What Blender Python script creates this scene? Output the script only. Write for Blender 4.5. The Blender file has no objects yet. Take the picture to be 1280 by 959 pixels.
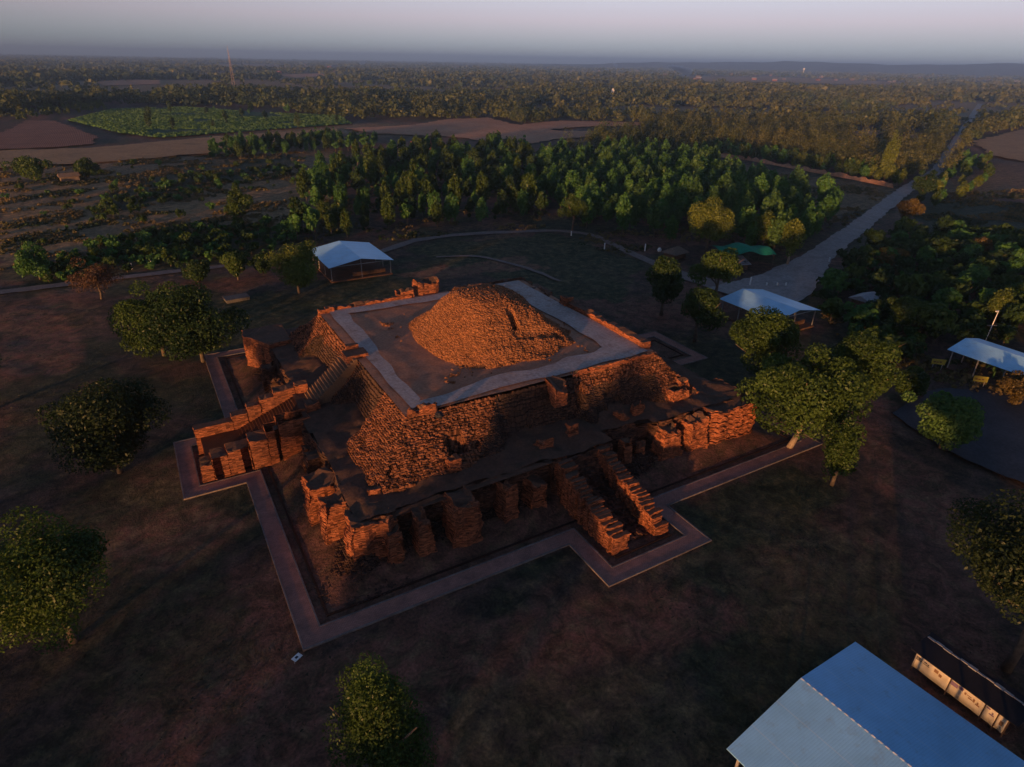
import bpy, bmesh, math, random
import numpy as np
from math import radians, sin, cos, atan, atan2, hypot, pi
from mathutils import Matrix, Vector

SC = bpy.context.scene
COL = SC.collection

# ------------------------------------------------------------------ camera
# The ground frame: origin at the middle of the monument, X along its front side, Y away from the camera, Z up (metres).
F_PX = 790.0
PITCH = atan((479.5 - 76.0) / F_PX)
ROLL = atan(0.0185)
HEAD = radians(30.4)
CAM = np.array([-44.06, -86.82, 52.0])

def _basis():
    cp, sp = cos(PITCH), sin(PITCH)
    fw = np.array([0, cp, -sp]); up = np.array([0, sp, cp]); rt = np.array([1.0, 0, 0])
    c, s = cos(ROLL), sin(ROLL)
    r, u = c * rt + s * up, -s * rt + c * up
    R = np.array([[cos(-HEAD), -sin(-HEAD), 0], [sin(-HEAD), cos(-HEAD), 0], [0, 0, 1]])
    return R @ r, R @ u, R @ fw
RT, UP, FW = _basis()

def P(px, py, z=0.0):
    """Ground position (x, y) of a point of the survey photo that lies at height z."""
    d = RT * (px - 640) / F_PX - UP * (py - 479.5) / F_PX + FW
    t = (z - CAM[2]) / d[2]
    return CAM[0] + d[0] * t, CAM[1] + d[1] * t

def proj(x, y, z=0.0):
    v = np.array([x, y, z]) - CAM
    k = v @ FW
    return 640 + F_PX * (v @ RT) / k, 479.5 - F_PX * (v @ UP) / k

def proj_np(X, Y, Z):
    vx, vy, vz = X - CAM[0], Y - CAM[1], Z - CAM[2]
    k = vx * FW[0] + vy * FW[1] + vz * FW[2]
    ks = np.where(k > 1, k, 1)
    px = 640 + F_PX * (vx * RT[0] + vy * RT[1] + vz * RT[2]) / ks
    py = 479.5 - F_PX * (vx * UP[0] + vy * UP[1] + vz * UP[2]) / ks
    return np.where(k > 1, px, -1e6), np.where(k > 1, py, -1e6)

def height_at(x, y, top_py):
    zs = np.arange(0.5, 30, 0.1)
    return min(zs, key=lambda z: abs(proj(x, y, z)[1] - top_py))

cd = bpy.data.cameras.new('camera'); cam = bpy.data.objects.new('camera', cd); COL.objects.link(cam)
cd.sensor_fit = 'HORIZONTAL'; cd.sensor_width = 36; cd.lens = 36 * F_PX / 1280
cd.clip_start = 0.5; cd.clip_end = 60000
M = Matrix.Identity(4)
for i in range(3):
    M[i][0], M[i][1], M[i][2], M[i][3] = RT[i], UP[i], -FW[i], CAM[i]
cam.matrix_world = M
SC.camera = cam

# ------------------------------------------------------------------ light
SUN_AZ = radians(214)      # direction towards the sun, counted from +X
SUN_EL = radians(2.5)
SKY_STRENGTH = 0.05
SUN_STRENGTH = 5.0
EXPOSURE = 1.0
w = bpy.data.worlds.new('World'); SC.world = w; w.use_nodes = True
nt = w.node_tree; nt.nodes.clear()
sky = nt.nodes.new('ShaderNodeTexSky'); sky.sky_type = 'NISHITA'; sky.sun_disc = False
sky.sun_elevation = SUN_EL; sky.sun_rotation = radians(90) - SUN_AZ
sky.altitude = 60; sky.air_density = 0.7; sky.dust_density = 0.3; sky.ozone_density = 3.0
bg = nt.nodes.new('ShaderNodeBackground'); bg.inputs[1].default_value = SKY_STRENGTH
wo = nt.nodes.new('ShaderNodeOutputWorld')
nt.links.new(sky.outputs[0], bg.inputs[0])
# dusk veil: lavender at the horizon, a pale band above it, deep blue overhead; brighter opposite the sun
wt_ = nt.nodes.new('ShaderNodeTexCoord'); ws_ = nt.nodes.new('ShaderNodeSeparateXYZ'); nt.links.new(wt_.outputs['Generated'], ws_.inputs[0])
wr = nt.nodes.new('ShaderNodeValToRGB'); el_ = wr.color_ramp.elements
for k_, (p_, c_) in enumerate(((0.0, (.115, .135, .185)), (.02, (.165, .165, .215)), (.05, (.285, .205, .24)), (.10, (.31, .28, .295)), (.22, (.15, .15, .20)), (.5, (.045, .068, .115)), (1.0, (.022, .045, .095)))):
    if k_ > 1: el_.new(p_)
    el_[k_].position = p_; el_[k_].color = (*c_, 1)
nt.links.new(ws_.outputs[2], wr.inputs[0])
wd_ = nt.nodes.new('ShaderNodeVectorMath'); wd_.operation = 'DOT_PRODUCT'; nt.links.new(wt_.outputs['Generated'], wd_.inputs[0]); wd_.inputs[1].default_value = (-cos(SUN_AZ), -sin(SUN_AZ), 0)
wm_ = nt.nodes.new('ShaderNodeMapRange'); wm_.inputs[1].default_value = .35; wm_.inputs[2].default_value = .95; wm_.inputs[3].default_value = .45; wm_.inputs[4].default_value = 1.0
nt.links.new(wd_.outputs['Value'], wm_.inputs[0])
b2_ = nt.nodes.new('ShaderNodeBackground'); nt.links.new(wr.outputs[0], b2_.inputs[0]); nt.links.new(wm_.outputs[0], b2_.inputs[1])
wa_ = nt.nodes.new('ShaderNodeAddShader'); nt.links.new(bg.outputs[0], wa_.inputs[0]); nt.links.new(b2_.outputs[0], wa_.inputs[1]); nt.links.new(wa_.outputs[0], wo.inputs[0])
sl = bpy.data.lights.new('sun', 'SUN'); so = bpy.data.objects.new('sun', sl); COL.objects.link(so)
sl.energy = SUN_STRENGTH; sl.angle = radians(1.6); sl.color = (1.0, 0.47, 0.17)
sdir = Vector((cos(SUN_AZ) * cos(SUN_EL), sin(SUN_AZ) * cos(SUN_EL), sin(SUN_EL)))
so.rotation_euler = sdir.to_track_quat('Z', 'Y').to_euler(); so.location = (0, 0, 80)
vs = SC.view_settings; vs.view_transform = 'Standard'; vs.look = 'None'; vs.gamma = 1; vs.exposure = EXPOSURE
vs.use_curve_mapping = False

# ------------------------------------------------------------------ helpers
RNG = np.random.default_rng(7)
random.seed(7)

def tag(o, label=None, cat=None, group=None, kind=None):
    if label: o['label'] = label
    if cat: o['category'] = cat
    if group: o['group'] = group
    if kind: o['kind'] = kind
    return o

def empty(name, loc, label, cat, group=None, rz=0):
    o = bpy.data.objects.new(name, None); COL.objects.link(o)
    o.location = loc; o.rotation_euler = (0, 0, rz); o.empty_display_size = 0.5
    return tag(o, label, cat, group)

def link(name, me, mats, parent=None, smooth=False):
    o = bpy.data.objects.new(name, me); COL.objects.link(o)
    for m in (mats if isinstance(mats, (list, tuple)) else [mats]):
        if m is not None: me.materials.append(m)
    if parent: o.parent = parent
    if smooth:
        me.polygons.foreach_set('use_smooth', np.ones(len(me.polygons), bool))
    return o

def mesh_np(name, V, Q, rnd=None, mat_idx=None):
    """Mesh from an (n,3) vertex array and an (m,4) or (m,3) face array; rnd = per-face float attribute."""
    V = np.asarray(V, np.float32); Q = np.asarray(Q, np.int32)
    me = bpy.data.meshes.new(name)
    k = Q.shape[1]
    me.vertices.add(len(V)); me.vertices.foreach_set('co', V.ravel())
    me.loops.add(Q.size); me.loops.foreach_set('vertex_index', Q.ravel())
    me.polygons.add(len(Q))
    me.polygons.foreach_set('loop_start', np.arange(0, Q.size, k, dtype=np.int32))
    if rnd is not None:
        a = me.attributes.new('rnd', 'FLOAT', 'FACE'); a.data.foreach_set('value', np.asarray(rnd, np.float32))
    if mat_idx is not None:
        me.polygons.foreach_set('material_index', np.asarray(mat_idx, np.int32))
    me.update(calc_edges=True)
    return me

class MB:
    """Collects simple solids; build() links them as one mesh object."""
    def __init__(s): s.v = []; s.f = []
    def add(s, V, F):
        o = len(s.v); s.v += [tuple(map(float, p)) for p in V]; s.f += [tuple(i + o for i in q) for q in F]; return s
    def box(s, x0, x1, y0, y1, z0, z1, rz=0, c=None, sk=0.0):
        V = [(x, y, z) for z in (z0, z1) for (x, y) in ((x0, y0), (x1, y0), (x1, y1), (x0, y1))]
        if sk: V = [(x + random.uniform(-sk, sk), y + random.uniform(-sk, sk), z + random.uniform(-sk, sk)) for x, y, z in V]
        if rz:
            cx, cy = c if c else ((x0 + x1) / 2, (y0 + y1) / 2)
            V = [(cx + (x - cx) * cos(rz) - (y - cy) * sin(rz), cy + (x - cx) * sin(rz) + (y - cy) * cos(rz), z) for x, y, z in V]
        return s.add(V, [(3, 2, 1, 0), (4, 5, 6, 7), (0, 1, 5, 4), (1, 2, 6, 5), (2, 3, 7, 6), (3, 0, 4, 7)])
    def tube(s, pts, rad, n=7, cap=True):
        pts = [Vector(p) for p in pts]; o = len(s.v)
        for i, p in enumerate(pts):
            d = (pts[min(i + 1, len(pts) - 1)] - pts[max(i - 1, 0)]).normalized()
            a = d.orthogonal().normalized() if abs(d.z) < .99 else Vector((1, 0, 0)); b = d.cross(a)
            if abs(d.z) < .99:
                a = Vector((0, 0, 1)).cross(d).normalized(); b = d.cross(a)
            r = rad[i] if isinstance(rad, (list, tuple)) else rad
            for k in range(n):
                t = 2 * pi * k / n; s.v.append(tuple(p + (a * cos(t) + b * sin(t)) * r))
        for i in range(len(pts) - 1):
            for k in range(n):
                k2 = (k + 1) % n
                s.f.append((o + i * n + k, o + i * n + k2, o + (i + 1) * n + k2, o + (i + 1) * n + k))
        if cap:
            s.f.append(tuple(o + k for k in reversed(range(n)))); s.f.append(tuple(o + (len(pts) - 1) * n + k for k in range(n)))
        return s
    def mesh(s, name):
        me = bpy.data.meshes.new(name); me.from_pydata(s.v, [], s.f); me.update(); return me
    def build(s, name, mat, parent=None, smooth=False): return link(name, s.mesh(name), mat, parent, smooth)

def vnoise(x, y, seed=0):
    """Smooth 2-D value noise, 0..1."""
    x = np.asarray(x, float); y = np.asarray(y, float)
    xi = np.floor(x).astype(np.int64); yi = np.floor(y).astype(np.int64); fx = x - xi; fy = y - yi
    def h(a, b):
        n = (a * 374761393 + b * 668265263 + seed * 1442695041) & 0x7fffffff
        n = ((n ^ (n >> 13)) * 1274126177) & 0x7fffffff
        return ((n ^ (n >> 16)) & 0xffff) / 65535.0
    sx = fx * fx * (3 - 2 * fx); sy = fy * fy * (3 - 2 * fy)
    return (h(xi, yi) * (1 - sx) + h(xi + 1, yi) * sx) * (1 - sy) + (h(xi, yi + 1) * (1 - sx) + h(xi + 1, yi + 1) * sx) * sy
def fbm(x, y, seed=0, o=4):
    t = 0; a = .5
    for i in range(o):
        t = t + a * vnoise(np.asarray(x) * 2 ** i, np.asarray(y) * 2 ** i, seed + i); a *= .5
    return t / (1 - .5 ** o)
def inside(poly, X, Y):
    X = np.asarray(X, float); Y = np.asarray(Y, float); r = np.zeros(X.shape, bool); n = len(poly)
    for i in range(n):
        x0, y0 = poly[i]; x1, y1 = poly[(i + 1) % n]
        if y0 == y1: continue
        r ^= ((y0 > Y) != (y1 > Y)) & (X < (x1 - x0) * (Y - y0) / (y1 - y0) + x0)
    return r
def sst(a, b, x):
    t = np.clip((np.asarray(x, float) - a) / (b - a), 0, 1); return t * t * (3 - 2 * t)

# ------------------------------------------------------------------ materials
def mat(name):
    m = bpy.data.materials.new(name); m.use_nodes = True
    n = m.node_tree; b = n.nodes['Principled BSDF']; b.inputs['Roughness'].default_value = .9
    b.inputs['Specular IOR Level'].default_value = .2
    return m, n, b
def node(n, t, **kw):
    x = n.nodes.new(t)
    for k, v in kw.items():
        if k in x.inputs.keys() if hasattr(x.inputs, 'keys') else False: x.inputs[k].default_value = v
        else: setattr(x, k, v)
    return x
def noise(n, scale, detail=4, rough=.55, vec=None, dist=0):
    x = n.nodes.new('ShaderNodeTexNoise'); x.inputs['Scale'].default_value = scale; x.inputs['Detail'].default_value = detail
    x.inputs['Roughness'].default_value = rough; x.inputs['Distortion'].default_value = dist
    if vec is not None: n.links.new(vec, x.inputs['Vector'])
    return x.outputs['Fac']
def pos(n): return n.nodes.new('ShaderNodeNewGeometry').outputs['Position']
def objco(n): return n.nodes.new('ShaderNodeTexCoord').outputs['Object']
def ramp(n, fac, *stops):
    r = n.nodes.new('ShaderNodeValToRGB'); e = r.color_ramp.elements
    while len(e) < len(stops): e.new(.5)
    for i, (p, c) in enumerate(stops):
        e[i].position = p; e[i].color = (*c, 1) if len(c) == 3 else c
    n.links.new(fac, r.inputs[0]); return r.outputs[0]
def mix(n, a, b, fac, mode='MIX'):
    x = n.nodes.new('ShaderNodeMix'); x.data_type = 'RGBA'; x.blend_type = mode
    for s, v in ((x.inputs[0], fac), (x.inputs[6], a), (x.inputs[7], b)):
        if isinstance(v, (int, float)): s.default_value = v
        elif isinstance(v, tuple): s.default_value = (*v, 1)
        else: n.links.new(v, s)
    return x.outputs[2]
def math_(n, op, a, b=0.0, clamp=False):
    x = n.nodes.new('ShaderNodeMath'); x.operation = op; x.use_clamp = clamp
    for i, v in enumerate((a, b)):
        if isinstance(v, (int, float)): x.inputs[i].default_value = v
        else: n.links.new(v, x.inputs[i])
    return x.outputs[0]
def bump(n, b, h, strength=.5, dist=.05):
    x = n.nodes.new('ShaderNodeBump'); x.inputs['Strength'].default_value = strength; x.inputs['Distance'].default_value = dist
    n.links.new(h, x.inputs['Height']); n.links.new(x.outputs[0], b.inputs['Normal'])
def attr(n, name, out='Fac'):
    a = n.nodes.new('ShaderNodeAttribute'); a.attribute_name = name; return a.outputs[out]

def brick_mat(name, c0, c1, dark, per_block=.6, stain=.5):
    m, n, b = mat(name); p = pos(n)
    base = ramp(n, noise(n, .9, 5, .6, p), (.28, c0), (.72, c1))
    big = noise(n, .23, 3, .5, p)
    c = mix(n, base, dark, math_(n, 'MULTIPLY', math_(n, 'SUBTRACT', big, .42, True), 4 * stain, True))
    v = ramp(n, attr(n, 'rnd'), (0, (1 - per_block,) * 3), (1, (1 + per_block * .5,) * 3))
    c = mix(n, c, v, 1.0, 'MULTIPLY')
    g = ramp(n, noise(n, 9, 3, .7, p), (.3, (.6, .6, .6)), (.7, (1.25, 1.25, 1.25)))
    c = mix(n, c, g, 1.0, 'MULTIPLY')
    n.links.new(c, b.inputs['Base Color']); bump(n, b, noise(n, 7, 4, .7, p), .7, .08)
    return m
M_BRICK = brick_mat('ruin_brick', (0.241, 0.082, 0.042), (0.361, 0.126, 0.059), (0.120, 0.057, 0.039))
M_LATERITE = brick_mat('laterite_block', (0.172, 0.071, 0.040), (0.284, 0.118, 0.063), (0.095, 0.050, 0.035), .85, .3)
M_MOUND = brick_mat('mound_rubble', (0.258, 0.109, 0.052), (0.361, 0.160, 0.074), (0.206, 0.088, 0.044), .5, .3)
M_CORE_SHADE = brick_mat('earth_core_and_shade', (.07, .042, .032), (.12, .064, .045), (.045, .034, .028), .5, .5)  # eroded dark earth, plus shade of the upper bays put into its colour
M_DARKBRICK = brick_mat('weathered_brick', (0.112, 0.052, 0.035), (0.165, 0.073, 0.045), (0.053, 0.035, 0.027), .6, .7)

def soil_mat(name, stops, scale=.25, fine=3, b_s=.5):
    m, n, b = mat(name); p = pos(n)
    c = ramp(n, noise(n, scale, 6, .6, p), *stops)
    f = ramp(n, noise(n, fine, 4, .7, p), (.3, (.7, .7, .7)), (.7, (1.2, 1.2, 1.2)))
    c = mix(n, c, f, 1.0, 'MULTIPLY'); n.links.new(c, b.inputs['Base Color'])
    bump(n, b, noise(n, fine * 1.5, 4, .7, p), b_s, .08); return m
M_PLATSOIL = soil_mat('platform_soil', ((.3, (.34, .155, .09)), (.55, (.43, .21, .125)), (.75, (.29, .145, .09))), .3, 2.5)
M_CONC = soil_mat('platform_paving', ((.3, (.32, .20, .15)), (.42, (.43, .335, .295)), (.6, (.48, .395, .36)), (.74, (.36, .25, .20))), .35, 2.2, .2)
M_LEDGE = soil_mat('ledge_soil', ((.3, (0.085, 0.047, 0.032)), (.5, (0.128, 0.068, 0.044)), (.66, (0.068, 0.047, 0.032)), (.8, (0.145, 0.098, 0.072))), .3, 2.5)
M_GRAVEL = soil_mat('gravel_road', ((.3, (.27, .225, .20)), (.5, (.35, .30, .275)), (.75, (.23, .19, .17))), .15, 1.4, .3)
def add_joints(m, size, dark=.6):
    n = m.node_tree; b = n.nodes['Principled BSDF']; src = b.inputs['Base Color'].links[0].from_socket
    t = n.nodes.new('ShaderNodeTexBrick'); t.inputs['Scale'].default_value = size; t.inputs['Mortar Size'].default_value = .018; t.offset = 0; t.inputs['Brick Width'].default_value = .5; t.inputs['Row Height'].default_value = .5
    t.inputs['Color1'].default_value = (1, 1, 1, 1); t.inputs['Color2'].default_value = (.95, .95, .95, 1); t.inputs['Mortar'].default_value = (dark, dark, dark, 1)
    n.links.new(pos(n), t.inputs['Vector']); n.links.new(mix(n, src, t.outputs[0], 1.0, 'MULTIPLY'), b.inputs['Base Color'])
add_joints(M_CONC, .3, .88)
M_DIRTPATH = soil_mat('dirt_path', ((.3, (.18, .135, .11)), (.55, (.23, .175, .15)), (.75, (.14, .105, .085))), .2, 1.6, .3)
M_ASPHALT = soil_mat('asphalt', ((.3, (.04, .042, .05)), (.7, (.065, .066, .075))), .2, 2, .2)
M_CURB = soil_mat('pale_curb', ((.3, (.15, .115, .10)), (.7, (.26, .21, .19))), .6, 3, .2)
M_CONCRETE = soil_mat('concrete', ((.3, (.22, .21, .20)), (.7, (.33, .31, .30))), .5, 3, .2)

def paver_mat():
    m, n, b = mat('walkway_paver'); p = pos(n)
    t = n.nodes.new('ShaderNodeTexBrick'); t.inputs['Scale'].default_value = 1.6; t.inputs['Mortar Size'].default_value = .02
    t.inputs['Color1'].default_value = (.36, .175, .135, 1); t.inputs['Color2'].default_value = (.44, .215, .165, 1); t.inputs['Mortar'].default_value = (.16, .09, .07, 1)
    n.links.new(p, t.inputs['Vector'])
    c = mix(n, t.outputs[0], ramp(n, noise(n, .5, 5, .65, p), (.3, (.62, .66, .68)), (.7, (1.2, 1.12, 1.1))), 1.0, 'MULTIPLY')
    n.links.new(c, b.inputs['Base Color']); bump(n, b, noise(n, 5, 3, .6, p), .3, .03); return m
M_PAVER = paver_mat()

def leaf_mat(name, c0, c1, transl=.3):
    m = bpy.data.materials.new(name); m.use_nodes = True; n = m.node_tree; n.nodes.clear()
    out = n.nodes.new('ShaderNodeOutputMaterial')
    oi = n.nodes.new('ShaderNodeObjectInfo').outputs['Random']
    r = math_(n, 'ADD', math_(n, 'MULTIPLY', attr(n, 'rnd'), .66), math_(n, 'MULTIPLY', oi, .28))
    c = ramp(n, r, (0.05, c0), (.9, c1))
    d = n.nodes.new('ShaderNodeBsdfDiffuse'); t = n.nodes.new('ShaderNodeBsdfTranslucent'); g = n.nodes.new('ShaderNodeBsdfGlossy')
    g.inputs['Roughness'].default_value = .45; g.inputs['Color'].default_value = (.9, .9, .9, 1)
    n.links.new(c, d.inputs['Color'])
    n.links.new(mix(n, c, (1.1, 1.25, .6), 1.0, 'MULTIPLY'), t.inputs['Color'])
    m1 = n.nodes.new('ShaderNodeMixShader'); m1.inputs[0].default_value = transl
    n.links.new(d.outputs[0], m1.inputs[1]); n.links.new(t.outputs[0], m1.inputs[2])
    m2 = n.nodes.new('ShaderNodeMixShader'); m2.inputs[0].default_value = .012
    n.links.new(m1.outputs[0], m2.inputs[1]); n.links.new(g.outputs[0], m2.inputs[2])
    n.links.new(m2.outputs[0], out.inputs[0]); return m
L_OLIVE = leaf_mat('olive_leaves', (0.026, 0.050, 0.013), (0.073, 0.122, 0.026))
L_DARK = leaf_mat('dark_leaves', (0.017, 0.039, 0.014), (0.045, 0.084, 0.025))
L_DEEP = leaf_mat('deep_shade_leaves', (.013, .027, .012), (.036, .052, .019))  # darker copy of the dark leaves, with missing shade put into the colour
L_GREEN = leaf_mat('green_leaves', (0.030, 0.087, 0.027), (0.084, 0.196, 0.049))
L_YELLOW = leaf_mat('yellow_green_leaves', (0.065, 0.098, 0.022), (0.163, 0.195, 0.038))
L_FRESH = leaf_mat('fresh_green_leaves', (0.041, 0.095, 0.031), (0.108, 0.203, 0.055))
L_RUST = leaf_mat('rusty_leaves', (.085, .062, .022), (.15, .108, .035))
L_BARE = leaf_mat('dry_twigs', (.06, .035, .025), (.12, .07, .045))
L_STRAW = leaf_mat('dry_grass_blades', (.06, .05, .03), (.16, .125, .07))
L_FAR = leaf_mat('far_tree_leaves', (0.024, 0.057, 0.021), (0.144, 0.135, 0.048), .2)
def simple(name, c, rough=.8, spec=.2, var=.15, scale=2):
    m, n, b = mat(name); b.inputs['Roughness'].default_value = rough; b.inputs['Specular IOR Level'].default_value = spec
    lo = tuple(x * (1 - var) for x in c); hi = tuple(min(1, x * (1 + var)) for x in c)
    n.links.new(ramp(n, noise(n, scale, 4, .6, pos(n)), (.3, lo), (.7, hi)), b.inputs['Base Color']); return m
M_BARK = simple('bark', (.11, .085, .065), var=.35)
M_PALEBARK = simple('pale_bark', (.34, .26, .19), var=.3)
M_WHITE = simple('white_paint', (.75, .74, .72), .6)
M_YELLOW = simple('yellow_paint', (.26, .24, .04), .5)
M_BLACK = simple('black_tarp', (.018, .018, .024), .7)
M_STEEL = simple('painted_steel', (.30, .30, .31), .5)
M_WOOD = simple('brown_wood', (.12, .07, .045), var=.3)
M_REDWALL = simple('red_brown_wall', (.22, .08, .05), var=.2)
M_CREAM = simple('cream_wall', (.5, .45, .36), var=.15)
M_RUSTROOF = simple('rusty_red_roof', (.25, .085, .06), var=.3)
M_GREYROOF = simple('grey_roof_sheet', (.26, .26, .27), .6, var=.2)
M_THATCH = simple('thatch', (.16, .12, .09), var=.3)
M_NET = simple('green_shade_net', (.012, .21, .12), .8, var=.25, scale=.8)

def roof_mat(name, c, pitch=.35, axis=1):
    m, n, b = mat(name); b.inputs['Roughness'].default_value = .38; b.inputs['Specular IOR Level'].default_value = .5
    sep = n.nodes.new('ShaderNodeSeparateXYZ'); p = pos(n); n.links.new(p, sep.inputs[0])
    wv = math_(n, 'SINE', math_(n, 'MULTIPLY', sep.outputs[axis], 2 * pi / pitch))
    lo = tuple(x * .82 for x in c)
    col = ramp(n, noise(n, .35, 5, .6, p), (.3, lo), (.7, c))
    col = mix(n, col, ramp(n, math_(n, 'ADD', math_(n, 'MULTIPLY', wv, .5), .5), (0, (.9, .9, .92)), (.3, (1, 1, 1))), 1.0, 'MULTIPLY')
    ob = n.nodes.new('ShaderNodeSeparateXYZ'); n.links.new(objco(n), ob.inputs[0])
    lap = math_(n, 'LESS_THAN', math_(n, 'FRACT', math_(n, 'DIVIDE', math_(n, 'ABSOLUTE', ob.outputs[0]), 3.1)), .035)
    col = mix(n, col, (.72, .72, .74), math_(n, 'MULTIPLY', lap, .16))
    st_ = noise(n, .8, 5, .7, p); col = mix(n, col, (.20, .17, .15), math_(n, 'MULTIPLY', math_(n, 'SUBTRACT', st_, .56, True), 1.6, True))
    n.links.new(col, b.inputs['Base Color']); bump(n, b, wv, .10, .012); return m
M_BLUEROOF = roof_mat('blue_ribbed_roof', (.29, .62, .93), .21)
M_PALEROOF = roof_mat('pale_blue_ribbed_roof', (.36, .70, .97), .3)

def banner_mat():
    m, n, b = mat('printed_banner'); p = objco(n); b.inputs['Roughness'].default_value = .5
    c = ramp(n, noise(n, 1.3, 3, .5, p), (.3, (.66, .56, .40)), (.75, (.78, .70, .55)))
    n.links.new(c, b.inputs['Base Color']); return m
M_BANNER = banner_mat()
M_INK = simple('banner_ink', (.03, .03, .04), .6)
M_PURPLE = simple('banner_purple_print', (.24, .16, .26), .6)
M_BROWNPRINT = simple('banner_brown_print', (.30, .17, .09), .6)

# ------------------------------------------------------------------ ground
def pxpoly(*pts): return [P(*q) for q in pts]
JW = 7.9     # half width of the walkway's jogs
def ring_path(off, jog):      # outline of the walkway at distance off from the centre
    a, j = off, off + 7.8
    k = JW + jog
    return [(-a, -a), (-k, -a), (-k, -j), (k, -j), (k, -a), (a, -a), (a, -k), (j, -k), (j, k), (a, k), (a, a),
            (k, a), (k, j), (-k, j), (-k, a), (-a, a), (-a, k), (-j, k), (-j, -k), (-a, -k)]
OUTER = ring_path(39.5, 0.0); INNER = ring_path(37.2, -2.3)

def axis_lines(a, b, step, far):
    core = list(np.arange(a, b + .01, step)); s = step; lo = [a]; hi = [core[-1]]
    while hi[-1] < far: s *= 1.11; hi.append(hi[-1] + s)
    s = step
    while lo[-1] > -far: s *= 1.11; lo.append(lo[-1] - s)
    return np.array(lo[1:][::-1] + core + hi[1:])
FAR = 14000
gx = axis_lines(-110, 190, 1.25, FAR); gy = axis_lines(-108, 210, 1.25, FAR)
GX, GY = np.meshgrid(gx, gy)
RAD = np.hypot(GX - CAM[0], GY - CAM[1])
def ground_h(X, Y):
    r = np.maximum(np.abs(X), np.abs(Y))
    out = sst(40, 60, r)
    h = (fbm(X / 22, Y / 22, 3) - .5) * .8 * out
    h += (fbm(X / 3.5, Y / 3.5, 9) - .5) * .22 * sst(40.5, 46, r)
    tal = (1 - sst(31.8, 36.3, r)) * (.2 + 1.9 * fbm(X / 2.6, Y / 2.6, 5))
    h += tal * .9
    jog = ((np.abs(X) < JW + 1.5) | (np.abs(Y) < JW + 1.5)) & (r < 50)
    h = np.where(jog, np.where(r < 36, tal * .9, 0), h)
    return h - .03
gz = ground_h(GX, GY)
PXg, PYg = proj_np(GX, GY, 0 * GX)
m_soil = fbm(GX / 17, GY / 17, 21, 5); m_green = fbm(GX / 13, GY / 13, 37, 5); m_straw = fbm(GX / 30, GY / 16, 51, 5)
soil = sst(.46, .64, m_soil) * .7; green = sst(.46, .62, m_green) * .62; straw = sst(.6, .75, m_straw) * .2
def paint(poly, s=None, g=None, t=None, feather=1.0):
    global soil, green, straw
    k = inside(poly, PXg + (fbm(GX / 6, GY / 6, 71) - .5) * 26, PYg + (fbm(GX / 6, GY / 6, 77) - .5) * 12)
    if s is not None: soil = np.where(k, s * (.55 + .9 * m_soil), soil)
    if g is not None: green = np.where(k, g * (.5 + m_green), green)
    if t is not None: straw = np.where(k, t * (.45 + 1.1 * m_straw), straw)
# survey of the land, outlined on the photo
paint([(0, 190), (420, 172), (420, 262), (340, 285), (60, 320), (0, 340)], .25, .25, .75)          # rough straw land
paint([(60, 330), (330, 280), (390, 300), (330, 320), (150, 345), (0, 352), (0, 330)], .05, .75, .15)
paint([(130, 240), (250, 205), (370, 190), (380, 205), (260, 235), (120, 270)], .05, .85, .05)
paint([(0, 400), (70, 385), (110, 440), (90, 470), (0, 470)], .9, .1, .1)
paint([(500, 310), (700, 292), (800, 330), (780, 380), (690, 370), (560, 330)], .12, .9, .1)         # lawn behind the monument
paint([(210, 380), (420, 350), (540, 330), (540, 360), (330, 400), (300, 450), (230, 450)], .05, .8, .05)
paint([(480, 345), (650, 320), (690, 335), (560, 345)], .75, .1, .2)
paint([(0, 650), (250, 640), (330, 820), (250, 900), (60, 860)], .55, .5, .05)
paint([(160, 640), (260, 630), (320, 650), (200, 720), (130, 690)], .9, .2, .15)
paint([(300, 840), (620, 770), (860, 730), (960, 760), (900, 800), (620, 850), (420, 930), (250, 959), (120, 959)], .85, .12, .05)
paint([(860, 690), (1000, 640), (1130, 700), (1130, 800), (960, 790)], .6, .55, .12)
paint([(1060, 540), (1140, 570), (1280, 660), (1280, 740), (1180, 680), (1090, 610)], 1.0, .0, .1)
paint([(830, 640), (1000, 580), (1060, 620), (960, 680), (880, 690)], .35, .75, .05)
paint([(560, 860), (820, 830), (900, 900), (880, 990), (560, 990)], .3, .45, .2)
paint([(860, 195), (1120, 235), (1110, 250), (1040, 275), (980, 240), (850, 212)], .05, .5, .4)
paint([(1170, 245), (1280, 255), (1280, 300), (1150, 290), (1140, 265)], .1, 1.0, .0)
paint([(1190, 225), (1280, 190), (1280, 235), (1230, 250), (1160, 240)], .4, .2, .7)
rr = np.maximum(np.abs(GX), np.abs(GY))
ins = (rr < 37.5) | (inside(OUTER, GX, GY))
soil = np.where(ins, .42 + .3 * m_soil, soil); green = np.where(ins, .25 * sst(.5, .7, m_green), green); straw = np.where(ins, .0, straw)
def far_open(X, Y):
    a_ = (X - CAM[0]) * RT[0] + (Y - CAM[1]) * RT[1]; b_ = (X - CAM[0]) * FW[0] + (Y - CAM[1]) * FW[1]
    return fbm(a_ / 520 + 3.3, b_ / 250, 44, 4)
far_k = sst(330, 560, RAD)
straw = straw * (1 - far_k) + far_k * (1 - sst(.40, .50, far_open(GX, GY))) * 1.1
nxg, nyg = len(gx), len(gy)
ii = np.arange(nxg * nyg).reshape(nyg, nxg)
Qg = np.stack([ii[:-1, :-1], ii[:-1, 1:], ii[1:, 1:], ii[1:, :-1]], -1).reshape(-1, 4)
gme = mesh_np('ground', np.stack([GX, GY, gz], -1).reshape(-1, 3), Qg)
ca = gme.attributes.new('zone', 'FLOAT_COLOR', 'POINT')
ca.data.foreach_set('color', np.stack([soil, green, straw, np.ones_like(soil)], -1).reshape(-1).astype(np.float32))
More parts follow.
